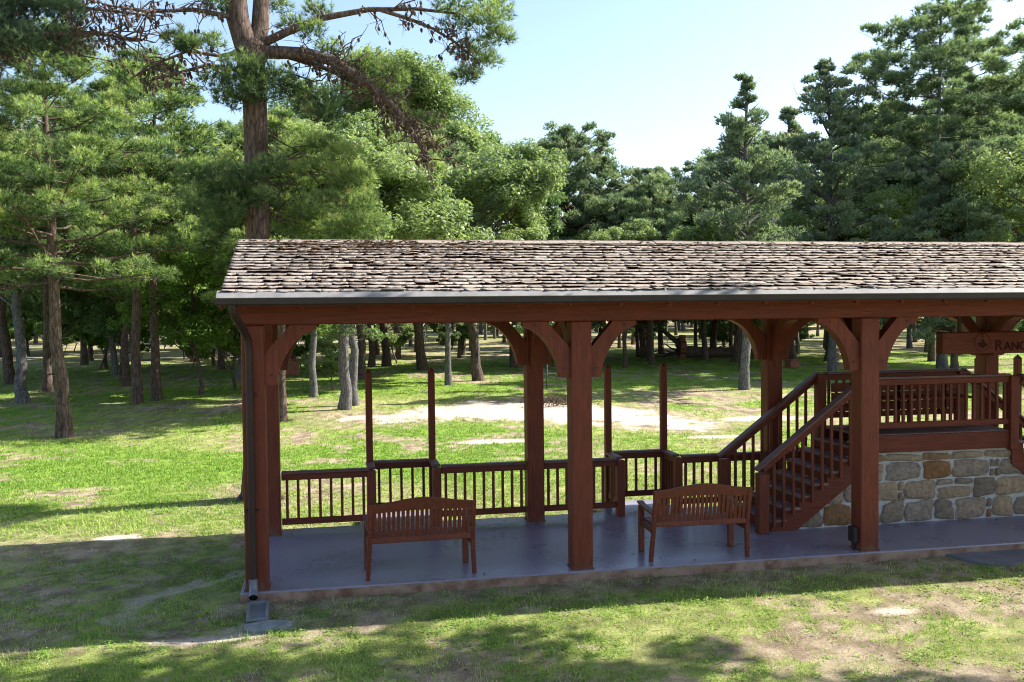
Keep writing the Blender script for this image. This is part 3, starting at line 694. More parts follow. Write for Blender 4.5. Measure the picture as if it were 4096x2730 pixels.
# ------------------------------------------------------------------ benches
def make_bench(label):
    b = thing('garden_bench', label, 'bench', (0, 0, 0), group='slatted benches on the pavilion floor')
    Wd = 1.27; lean = lambda z: -.10*(max(0, z-.40)/.5)      # back leans to the viewer
    for s in (-1, 1):
        x = s*(Wd/2-.03)
        mb = MB(); mb.beam((x+s*.025, .045, 0), (x, .0, .42), .05, .055, up=(0, 1, 0)); mb.beam((x, .0, .41), (x, lean(.9), .90), .05, .055, up=(0, 1, 0)); mb.build('back_leg', M['bench'], b)
        mb = MB(); mb.box(x-.036, .50, 0, x+.036, .56, .60, b=.008); mb.build('front_leg', M['bench'], b)
        mb = MB()
        P = [(-.035, .615), (.08, .63), (.25, .628), (.42, .635), (.55, .655), (.60, .65), (.60, .625), (.5, .612), (.3, .595), (.1, .597), (-.03, .585)]
        mb.prism([(p[0], p[1]) for p in P], 'x', x-.035, x+.035); mb.build('arm_rest', M['bench'], b)
        mb = MB(); mb.beam((x, .0, .385), (x, .52, .385), .03, .08); mb.build('seat_side', M['bench'], b)
    mb = MB()
    for k in range(7): mb.box(-Wd/2+.05, .035+k*.075, .425+.0*k, Wd/2-.05, .10+k*.075, .448, b=.004)
    mb.box(-Wd/2+.06, .525, .33, Wd/2-.06, .548, .42, b=.004); mb.build('seat', M['bench'], b)
    # crest rail with arched top
    n = 24; top = []; bot = []
    for i in range(n+1):
        t = i/n; x = -Wd/2+.0+(Wd)*t; u = abs(2*t-1); h = .905+.072*(.5+.5*math.cos(math.pi*min(1, u)))
        top.append((x, h)); bot.append((x, .80+.03*math.cos(math.pi*u/2)))
    mb = MB(); V = []; F = []
    for (x, z), (x2, z2) in zip(top, bot):
        for yo in (-.018, .018): V += [(x, lean(z)+yo, z), (x2, lean(z2)+yo, z2)]
    for i in range(n):
        k = i*4; F += [(k, k+4, k+5, k+1), (k+2, k+3, k+7, k+6), (k, k+2, k+6, k+4), (k+1, k+5, k+7, k+3)]
    F += [(0, 1, 3, 2), (4*n, 4*n+2, 4*n+3, 4*n+1)]; mb.add(V, F); mb.build('crest_rail', M['bench'], b)
    mb = MB(); mb.beam((-Wd/2+.05, lean(.5), .475), (Wd/2-.05, lean(.5), .475), .032, .07); mb.build('lower_rail', M['bench'], b)
    for k in range(21):
        x = -Wd/2+.085+k*(Wd-.17)/20
        mb = MB(); mb.beam((x, lean(.5), .50), (x, lean(.82), .83), .039, .014, up=(0, 1, 0), bev=.002); mb.build('slat', M['bench'], b)
    return b
b1 = make_bench('slatted garden bench with arched back near the downspout post, left of the two'); b1.location = (-1.93, .10, 0); b1.rotation_euler.z = R(1.5)
b2 = copy_tree(b1); b2['label'] = 'slatted garden bench with arched back in front of the staircase, right of the two'; b2.location = (1.54, .10, 0); b2.rotation_euler.z = R(-2)
# ------------------------------------------------------------------ small things by the slab
sp = thing('splash_block', 'grey plastic splash tray below the downspout at the pavilion corner', 'splash block', (-3.76, -.44, float(gz(-3.76, -.44))+.035), R(3))
mb = MB(); mb.box(-.115, -.25, -.03, .115, .25, 0, b=.006); mb.prism([(-.115, 0), (-.075, 0), (-.09, .045), (-.115, .045)], 'y', -.2, .25); mb.prism([(.115, 0), (.115, .045), (.09, .045), (.075, 0)], 'y', -.2, .25); mb.box(-.115, .225, 0, .115, .25, .045)
mb.build('tray', M['tray'], sp)
fs = MB(); P = []
for k in range(14):
    a = 2*math.pi*k/14; P.append((-3.62+.25*math.cos(a)*(1+.12*math.sin(3*a)), -.86+.14*math.sin(a)*(1+.1*math.cos(4*a))))
fs.prism(P, 'z', GZ-.04, GZ+.012); tag(fs.build('flat_stone', M['flatstone']), 'flat grey stone lying just beyond the splash tray', 'stone')
# ------------------------------------------------------------------ trees
def unit(a): return a/np.maximum(np.linalg.norm(a, axis=-1, keepdims=True), 1e-6)
def rtube(V, F, pts, rad, n=7):
    """numpy tube appended to lists"""
    pts = np.asarray(pts, float); k0 = sum(len(v) for v in V); m = len(pts)
    t = unit(np.gradient(pts, axis=0)); ref = np.array([.3, .9, .2]) if abs(t[0][2]) > .7 else np.array([0, 0, 1.])
    a = unit(np.cross(t, ref)); b = np.cross(t, a); an = np.arange(n)*2*math.pi/n
    ring = pts[:, None, :]+np.asarray(rad)[:, None, None]*(np.cos(an)[None, :, None]*a[:, None, :]+np.sin(an)[None, :, None]*b[:, None, :])
    V.append(ring.reshape(-1, 3)); i = np.arange(m-1)[:, None]*n; j = np.arange(n)[None, :]; j2 = (j+1) % n
    F.append(np.stack([i+j, i+j2, i+n+j2, i+n+j], -1).reshape(-1, 4)+k0)
def trunk_path(rg, H, lean=(0, 0), wob=.12, n=14):
    t = np.linspace(0, 1, n); px = np.cumsum(rg.randn(n)*wob/ n**.5*.6); py = np.cumsum(rg.randn(n)*wob/n**.5*.6)
    px -= px[0]; py -= py[0]
    return np.stack([px+lean[0]*t*H, py+lean[1]*t*H, t*H-.12*(t == 0)], -1)
def trunk_at(P, z):
    return np.array([np.interp(z, P[:, 2], P[:, 0]), np.interp(z, P[:, 2], P[:, 1]), z])
def trunk_rad(r0, H, z): return r0*(1-.80*np.clip(z/H, 0, 1)**1.15)+r0*.35*np.exp(-np.maximum(z, 0)/.28)
def needles(rg, C, Dr, L, w, k, spread=.75, v=None):
    """tufts of k thin pointed triangles at C, fanned about Dr"""
    n = len(C); C = np.repeat(C, k, 0); D_ = unit(np.repeat(Dr, k, 0)+rg.randn(n*k, 3)*spread)
    s = unit(np.cross(D_, rg.randn(n*k, 3)))*(w/2); Lr = L*(.7+.5*rg.rand(n*k, 1))
    V = np.stack([C-s, C+s, C+D_*Lr], 1).reshape(-1, 3)
    return V, np.arange(3*n*k).reshape(-1, 3), np.repeat(np.repeat(v, k)+.08*rg.randn(n*k), 3)
def leaves(rg, C, size, v, up=.8, long=1.6, out=None):
    n = len(C); nr_ = rg.randn(n, 3); nr_[:, 2] = np.abs(nr_[:, 2])+up
    if out is not None: nr_ += out*.6
    nr_ = unit(nr_); a = unit(np.cross(nr_, rg.randn(n, 3))); b = np.cross(nr_, a)
    s = size*(.6+.8*rg.rand(n, 1)); l = s*long
    V = np.stack([C-a*l*.5, C+b*s*.42-a*l*.05, C+a*l*.5, C-b*s*.42-a*l*.05], 1).reshape(-1, 3)
    return V, np.arange(4*n).reshape(-1, 4), np.repeat(v+.07*rg.randn(n), 4)
class Tree:
    """collects wood and foliage; clumps are (centre, radius xy, radius z, outward)"""
    def __init__(s, seed): s.rg = np.random.RandomState(seed); s.WV = []; s.WF = []; s.LV = []; s.LF = []; s.LA = []; s.n = 0
    def wood(s, pts, rad, n=7): rtube(s.WV, s.WF, pts, rad, n)
    def addl(s, VFA):
        V, F, A = VFA; s.LV.append(V); s.LF.append(F+s.n); s.LA.append(A); s.n += len(V)
    def limb(s, a, b, r0, r1, sag=.0, k=6, wob=.05, n=5):
        t = np.linspace(0, 1, k)[:, None]; a = np.asarray(a); b = np.asarray(b); L = np.linalg.norm(b-a)
        P = a+(b-a)*t+np.array([0, 0, 1])*(4*sag*t*(1-t))*L+s.rg.randn(k, 3)*wob*L*.25*np.sin(t*math.pi)
        s.wood(P, np.linspace(r0, r1, k), n); return P
    def needle_clump(s, c, rx, rz, n, L=.2, w=.022, k=7, out=(0, 0, 0), v=None):
        rg = s.rg; q = unit(rg.randn(n, 3))*(rg.rand(n, 1)**.45); q[:, 2] = q[:, 2]*.9+.05
        C = np.asarray(c)+q*np.array([rx, rx, rz]); D_ = unit(q+np.array([0, 0, .75])+np.asarray(out)*.4)
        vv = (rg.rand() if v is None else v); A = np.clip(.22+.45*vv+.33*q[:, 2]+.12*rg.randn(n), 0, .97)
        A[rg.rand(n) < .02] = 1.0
        s.addl(needles(rg, C, D_, L, w, k, .6, A))
    def leaf_clump(s, c, rx, rz, n, size=.12, v=None, up=.5, long=1.6):
        rg = s.rg; q = unit(rg.randn(n, 3))*(rg.rand(n, 1)**.35)
        C = np.asarray(c)+q*np.array([rx, rx, rz]); vv = rg.rand() if v is None else v
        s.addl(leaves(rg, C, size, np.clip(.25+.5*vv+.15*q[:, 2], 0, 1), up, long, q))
    def spray_clump(s, c, rx, rz, n, L=.3, w=.07, out=(0, 0, 1), v=None, k=4):
        rg = s.rg; q = unit(rg.randn(n, 3))*(rg.rand(n, 1)**.5); C = np.asarray(c)+q*np.array([rx, rx, rz])
        D_ = unit(q*.5+np.asarray(out)+np.array([0, 0, .35])); vv = rg.rand() if v is None else v
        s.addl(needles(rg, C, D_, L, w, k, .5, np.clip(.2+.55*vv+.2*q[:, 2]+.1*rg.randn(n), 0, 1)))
    def meshes(s, nm):
        wm = np_mesh(nm+'_trunk', np.concatenate(s.WV), [np.concatenate(s.WF)], None, True)
        lm = np_mesh(nm+'_crown', np.concatenate(s.LV), [np.concatenate(s.LF)], {'v': np.clip(np.concatenate(s.LA), 0, 1)}) if s.LV else None
        return wm, lm
def pine(seed, H, zb, Rr, r0, nb=34, dens=1.0, lean=(0, 0), L=.2, w=.024, wob=.25, stubs=8, top=.35, k=7, dome=False, cl=1.0):
    T = Tree(seed); rg = T.rg; P = trunk_path(rg, H, lean, wob); T.wood(P, trunk_rad(r0, H, P[:, 2]), 12)
    for i in range(nb):
        u = (i+.5*rg.rand())/nb; z = zb+(H*.985-zb)*u; a = i*2.4+rg.rand()*.9
        ln = Rr*(.35+.75*math.sin(min(1, (u*.85+.22))*math.pi)**.8)*(.6+.55*rg.rand())*(1-top*u)
        if dome: ln = Rr*(max(.05, 1-u**2.4))**.5*(.55+.45*min(1, .4+u*2))*(.55+.5*rg.rand())
        d = np.array([math.cos(a), math.sin(a), 0]); b0 = trunk_at(P, z); rise = rg.uniform(-.12, .28)+.35*u
        b1 = b0+d*ln+np.array([0, 0, rise*ln]); rb = float(trunk_rad(r0, H, z))*.36
        Q = T.limb(b0, b1, rb, rb*.3, -.05, 6)
        m = max(2, int(ln*1.5*cl))
        for j in range(m):
            t = .42+.6*(j+.3)/m; c = b0+(b1-b0)*min(t, 1.02)+rg.randn(3)*[.16, .16, .08]*min(1.3, ln*.4)
            side = np.array([-d[1], d[0], 0])*rg.randn()*.28*ln*min(1, t); c = c+side
            T.limb(Q[min(5, int(t*5))], c, rb*.35, .008, 0, 3, n=3)
            rr_ = rg.uniform(.26, .48); T.needle_clump(c+[0, 0, .08], rr_, rr_*.62, int(30*dens), L, w, k, d)
    for i in range(stubs):
        z = rg.uniform(.35*zb, zb); a = rg.rand()*6.28; b0 = trunk_at(P, z); ln = rg.uniform(.3, 1.3)
        T.limb(b0, b0+np.array([math.cos(a)*ln, math.sin(a)*ln, rg.uniform(-.3, .2)*ln]), .025, .006, 0, 4, n=4)
    return T
def oak(seed, H, zb, Rr, r0, lobes=26, dens=1.0, size=.12, lean=(0, 0), flat=.75, long=1.6, up=.5):
    T = Tree(seed); rg = T.rg; P = trunk_path(rg, H*.8, lean, .5); T.wood(P, trunk_rad(r0, H, P[:, 2]), 10)
    cz = (zb+H)/2; hz = (H-zb)/2
    for i in range(lobes):
        q = unit(rg.randn(3)); q[2] = q[2]*.95+.1; f = rg.uniform(.55, 1.0)
        tap = 1-.35*max(0, q[2])
        c = np.array([P[-3][0]+q[0]*Rr*f*tap, P[-3][1]+q[1]*Rr*f*tap, cz+q[2]*hz*f*.88]); lr = rg.uniform(.2, .32)*Rr
        zb_ = max(zb*.7, c[2]-np.hypot(c[0], c[1])*.75); b0 = trunk_at(P, min(zb_, H*.75))
        Q = T.limb(b0, c, float(trunk_rad(r0, H, zb_))*.4, .02, .04, 6)
        nc = int(11*dens)
        for j in range(nc):
            e = unit(rg.randn(3))*lr*(rg.rand()**.4); e[2] *= flat; cc = c+e
            if j < 3: T.limb(c, cc, .025, .008, 0, 3, n=3)
            T.leaf_clump(cc, lr*rg.uniform(.34, .6), lr*rg.uniform(.22, .42), int(rg.uniform(110, 220)*dens), size, .25+.5*rg.rand(), up, long)
    return T
def cedar(seed, H, zb, Rr, r0, nb=70, dens=1.0, lean=(0, 0), tip=1.0, gap=.15, pw=.75):
    T = Tree(seed); rg = T.rg; P = trunk_path(rg, H, lean, .3); T.wood(P, trunk_rad(r0, H, P[:, 2]), 8)
    ph = rg.rand(6)*6.28
    for i in range(nb):
        u = (i+rg.rand())/nb; z = zb+(H-zb)*u; a = rg.rand()*6.283
        prof = (1-u)**pw*(1+.25*math.sin(u*17+ph[0])+.22*math.sin(u*9+a*2+ph[1]))*(.55+.45*min(1, u*6+.3))
        if rg.rand() < gap: continue
        ln = max(.22, Rr*prof*(.65+.45*rg.rand())); d = np.array([math.cos(a), math.sin(a), 0])
        b0 = trunk_at(P, z); b1 = b0+d*ln+np.array([0, 0, (.15+.5*u)*ln]); rb = .03+.02*ln
        T.limb(b0, b1, rb, .008, .03, 5, n=4); m = max(1, int(ln*1.7+.5))
        for j in range(m):
            t = .3+.75*(j+.5)/m; c = b0+(b1-b0)*t+rg.randn(3)*.12*ln**.5
            rr_ = rg.uniform(.24, .5)*(1 if ln > .5 else .55)
            if rg.rand() < .10+.12*(u < .4): 
                for q in range(3): T.limb(c, c+rg.randn(3)*.3, .012, .004, 0, 3, n=3)
                continue
            T.spray_clump(c, rr_, rr_*.55, int(60*dens), .17*tip, .055*tip, d*.7+[0, 0, .3+.5*u])
    T.spray_clump(trunk_at(P, H*.975), .11, .5, 40, .2, .05, (0, 0, 1))
    return T
def place(nm, wm, lm, bark, leaf, label, cat, x, y, rz=0, sc=1.0, group=None, sz=None):
    t = thing(nm, label, cat, (x, y, float(gz(x, y))-.03), rz, group); t.scale = (sc, sc, sz or sc)
    obj('trunk', wm, bark, t)
    if lm is not None: obj('crown', lm, leaf, t)
    return t
GRV = 'trees standing in the grove behind the pavilion'
# --- the tall pine right behind the corner post, forked above the roof
T = Tree(101); rg = T.rg
P = np.array([[0, 0, -.2], [.0, 0, 1], [-.02, 0, 2.5], [.03, 0, 4], [.05, .02, 5.5], [.04, 0, 6.8], [-.02, 0, 7.7]])
T.wood(P, [.36, .24, .215, .205, .20, .20, .24], 16)
for a in (0, 1.2, 2.3, 3.4, 4.4, 5.4):   # root flare
    T.wood([[.1*math.cos(a), .1*math.sin(a), .45], [.26*math.cos(a), .26*math.sin(a), .12], [.5*math.cos(a), .5*math.sin(a), -.12]], [.12, .09, .05], 7)
f1 = np.array([[-.02, 0, 7.6], [-.22, .05, 8.3], [-.32, .05, 9.5], [-.3, .1, 12.5], [-.2, .1, 15]]); T.wood(f1, [.2, .19, .17, .12, .04], 12)
f2 = np.array([[.0, 0, 7.6], [.14, .15, 8.2], [.22, .25, 9.4], [.5, .4, 12], [.9, .5, 14]]); T.wood(f2, [.17, .15, .13, .1, .04], 12)
T.wood([[-.05, -.02, 7.55], [.03, -.05, 7.72], [.12, 0, 7.85]], [.22, .27, .2], 12)
def heavy(pts, r0, r1, tw=14, cones=20, seedv=0, side=.35):
    """bough with dead twigs and cones along it"""
    pts = np.array(pts, float); T.wood(pts, np.linspace(r0, r1, len(pts)), 8); cum = np.linspace(0, 1, len(pts))
    out = []
    for i in range(tw):
        t = rg.uniform(.15, 1); p = np.array([np.interp(t, cum, pts[:, k]) for k in range(3)])
        e = p+rg.randn(3)*[side, side, side*.75]*1.0+[.1, 0, -.05]; Q = T.limb(p, e, .016, .005, .05, 5, .25, 4)
        for j in range(2): T.limb(Q[2+j], Q[2+j]+rg.randn(3)*.18, .007, .003, 0, 3, n=3)
        out.append((e, p))
    for i in range(cones):
        e, p = out[rg.randint(len(out))]; c = p+(e-p)*rg.uniform(.3, 1.05)+rg.randn(3)*.03
        T.wood([c, c+[0, 0, -.02], c+[.005, 0, -.055], c+[.008, 0, -.085]], [.008, .026, .024, .004], 6)
    return out
heavy([(.1, 0, 7.75), (.9, -.2, 7.7), (1.35, -.4, 7.55), (1.95, -.5, 7.15), (2.4, -.5, 6.75), (2.7, -.45, 6.35), (3.0, -.3, 5.9)], .12, .035, 90, 150)
heavy([(.5, 0, 7.72), (1.2, .1, 7.55), (1.8, .1, 7.3), (2.3, .2, 6.9), (2.6, .1, 6.5)], .05, .015, 60, 90, side=.3)
heavy([(.1, 0, 7.85), (.6, -.1, 8.08), (1.2, -.15, 8.33), (2.0, -.2, 8.5), (2.8, -.2, 8.55), (3.6, -.2, 8.5)], .085, .02, 16, 20)
heavy([(2.2, -.2, 8.5), (2.7, -.25, 8.35), (3.1, -.2, 8.22), (3.5, -.2, 8.0), (3.75, -.2, 7.8)], .04, .012, 30, 60, side=.25)
heavy([(-.1, 0, 7.75), (-.5, -.2, 7.6), (-1.0, -.25, 7.65), (-1.4, -.3, 7.45), (-1.9, -.3, 7.15)], .04, .01, 26, 60, side=.25)
heavy([(-.1, 0, 7.4), (-.7, -.3, 7.42), (-1.25, -.35, 7.22), (-1.6, -.4, 7.1)], .04, .012, 18, 40, side=.2)
heavy([(-.2, 0, 8.3), (-.9, -.2, 8.35), (-1.6, -.3, 8.25), (-2.3, -.4, 8.3)], .05, .012, 24, 50, side=.3)
def tuftc(x, z, y=0, rx=.4, rz=.28, n=70, v=None): T.needle_clump((x, y, z), rx, rz, int(n*1.35), .125, .0115, 12, (0, 0, 0), v)
for (x, z, rx, v) in ((3.55, 8.45, .45, .3), (3.9, 8.3, .42, .5), (4.15, 8.5, .4, .5), (3.8, 7.95, .4, .3), (4.05, 7.75, .33, .6), (3.75, 7.55, .28, .2), (4.3, 8.15, .3, .5), (3.4, 8.6, .4, .2), (4.2, 8.8, .4, .5)):
    tuftc(x, z, -.2+rg.randn()*.25, rx, rx*.62, 90, v)
for (x, z, rx, v) in ((2.0, 7.0, .35, .8), (2.3, 6.75, .3, .8), (1.75, 7.45, .3, .5), (3.0, 6.1, .25, .6), (2.75, 6.6, .25, .1), (.9, 7.95, .3, .4), (2.2, 7.35, .3, .7), (3.0, 5.75, .22, .7)):
    tuftc(x+.12, z+.1, .15+rg.randn()*.2, rx*.85, rx*.6, 50, v)
for (x, z) in ((1.35, 7.85), (1.75, 7.65), (2.15, 7.45), (2.0, 7.75), (.7, 8.35), (1.1, 8.55), (-.75, 8.05), (-.6, 8.5), (.45, 8.75), (-1.2, 7.95), (2.4, 7.15), (2.5, 7.5)): tuftc(x, z, .25+rg.randn()*.15, .3, .2, 60, rg.uniform(.2, .8))
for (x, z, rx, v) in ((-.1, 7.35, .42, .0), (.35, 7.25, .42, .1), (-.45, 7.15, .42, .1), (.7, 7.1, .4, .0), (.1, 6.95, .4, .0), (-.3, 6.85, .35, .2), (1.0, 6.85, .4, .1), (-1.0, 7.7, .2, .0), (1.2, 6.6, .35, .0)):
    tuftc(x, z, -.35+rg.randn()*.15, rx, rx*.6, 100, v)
for i in range(7): T.limb((0, 0, 7.3), (rg.uniform(-.5, 1.2), -.35, rg.uniform(6.8, 7.3)), .03, .01, .1, 5, n=5)
# lower bright boughs right of the trunk
for (x, z, y, rx, v) in [(rg.uniform(.55, 2.0), rg.uniform(4.75, 6.4), rg.uniform(-.2, 1.0), rg.uniform(.28, .42), rg.uniform(.35, 1)) for _ in range(44)]:
    z -= .12*x; i_ = rg.rand() < .35 and T.limb((.05, .05, z+rg.uniform(-.3, .7)), (x, y, z-.1), .02, .005, .04, 6, .3, 4) is None; tuftc(x, z, y, rx, rx*.55, 62, v)
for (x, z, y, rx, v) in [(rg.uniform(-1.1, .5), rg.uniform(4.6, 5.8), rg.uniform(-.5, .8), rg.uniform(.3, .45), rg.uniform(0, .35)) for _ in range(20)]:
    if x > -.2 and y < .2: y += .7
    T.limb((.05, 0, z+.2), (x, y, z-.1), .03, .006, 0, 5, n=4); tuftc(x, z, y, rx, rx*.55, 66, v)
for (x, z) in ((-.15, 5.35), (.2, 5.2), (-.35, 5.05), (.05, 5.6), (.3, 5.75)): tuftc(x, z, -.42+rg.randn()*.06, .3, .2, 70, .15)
for i in range(34):   # crown above the frame
    a = rg.rand()*6.28; rr_ = rg.uniform(.6, 3.4); tuftc(rr_*math.cos(a), rg.uniform(10.2, 15.2), rr_*math.sin(a), .75, .45, 45, None)
for i in range(14): T.limb((0, .1, rg.uniform(4.6, 7)), rg.randn(3)*[.5, .4, .15]+[0, .1, 5.8], .012, .004, 0, 4, n=4)
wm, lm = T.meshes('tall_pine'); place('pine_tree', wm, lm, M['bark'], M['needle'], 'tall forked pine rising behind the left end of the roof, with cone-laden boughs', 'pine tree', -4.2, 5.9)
# --- dark coned branch reaching in at the upper left, from a pine left of the frame
T = Tree(131); rg = T.rg
P = np.array([[0, 0, -.2], [.05, 0, 3], [.0, 0, 6], [.1, 0, 9], [.0, 0, 13]]); T.wood(P, [.34, .24, .22, .18, .05], 12)
heavy([(0, 0, 7.2), (.9, -.1, 7.6), (2.0, -.2, 7.85), (3.2, -.1, 8.0), (4.0, -.1, 7.9)], .09, .015, 90, 190, side=.5)
heavy([(0, 0, 8.2), (1.2, .2, 8.5), (2.6, .1, 8.5), (4.2, 0, 8.35)], .08, .015, 70, 140, side=.45)
for i in range(40):
    x = rg.uniform(.2, 2.9); tuftc(x, 7.05+.33*x+rg.uniform(-.1, .8), rg.uniform(-.6, .5), .38, .25, 80, rg.uniform(0, .15))
for i in range(22):
    a = rg.rand()*6.28; rr_ = rg.uniform(.4, 2.8); tuftc(rr_*math.cos(a), rg.uniform(9.4, 13), rr_*math.sin(a), .7, .4, 50, None)
wm, lm = T.meshes('edge_pine'); place('pine_tree', wm, lm, M['bark'], M['needle_dk'], 'dark pine bough full of small cones hanging in at the top left corner', 'pine tree', -10.0, 6.2)
# --- prototypes
def proto(T, nm): return T.meshes(nm)
PR = {}
PR['pineL'] = proto(pine(11, 10.6, 4.0, 3.6, .18, 58, 2.3, L=.15, w=.018, stubs=5, k=9, cl=1.6), 'pineL')
PR['pineB'] = proto(pine(12, 11.2, 4.6, 3.4, .16, 50, 1.8, L=.17, w=.024, stubs=7, k=8, cl=1.4), 'pineB')
PR['pineT'] = proto(pine(13, 18, 10.2, 5.6, .24, 64, 1.3, L=.26, w=.045, stubs=14, k=7, dome=True, cl=1.35), 'pineT')
PR['pineH'] = proto(pine(14, 16, 8.5, 3.2, .20, 34, 1.0, L=.36, w=.055, stubs=12, k=5), 'pineH')
PR['pineH2'] = proto(pine(15, 14, 7.0, 3.4, .19, 32, 1.0, L=.36, w=.055, stubs=9, k=5), 'pineH2')
PR['oakA'] = proto(oak(21, 18, 4.6, 6.2, .26, 46, 1.5, .095, long=2.0, lean=(-.13, 0)), 'oakA')
PR['oakB'] = proto(oak(22, 12, 3.4, 4.6, .22, 32, 1.25, .09, long=1.8), 'oakB')
PR['oakC'] = proto(oak(23, 13.5, 3.6, 4.6, .2, 34, 1.2, .085, long=3.0, up=.1), 'oakC')
PR['bush'] = proto(oak(24, 4.6, 1.2, 2.3, .06, 24, .8, .08), 'bush')
PR['under'] = proto(oak(25, 7.5, 1.4, 3.0, .09, 30, .8, .09), 'under')
PR['cedA'] = proto(cedar(31, 12.4, 3.2, 3.2, .2, 120, 1.05, gap=.2, pw=.85), 'cedA')
PR['cedB'] = proto(cedar(32, 14.5, 3.6, 4.3, .2, 130, 1.1, gap=.12), 'cedB')
PR['cedD'] = proto(cedar(34, 12, 2.0, 4.3, .2, 150, 1.1, gap=.05, pw=.5), 'cedD')
PR['cedC'] = proto(cedar(33, 11, 2.0, 3.1, .16, 96, 1.15, gap=.05), 'cedC')
def put(key, kind, x, y, H=None, label=None, cat=None, leaf='needle', bark='bark', rz=0., group=None):
    wm, lm = PR[key]; h0 = {'pineL': 10.6, 'pineB': 11.2, 'pineT': 18, 'pineH': 16, 'pineH2': 14, 'oakA': 18, 'oakB': 12, 'oakC': 13.5, 'bush': 4.6, 'under': 7.5, 'cedA': 12.4, 'cedD': 12, 'cedB': 14.5, 'cedC': 11}[key]
    if wm.materials and (wm.materials[0] != M[bark]): wm = wm.copy(); wm.materials.clear()
    if lm.materials and (lm.materials[0] != M[leaf]): lm = lm.copy(); lm.materials.clear()
    sc = (H or h0)/h0
    return place(kind, wm, lm, M[bark], M[leaf], label, cat or kind.replace('_', ' '), x, y, rz, sc, group)
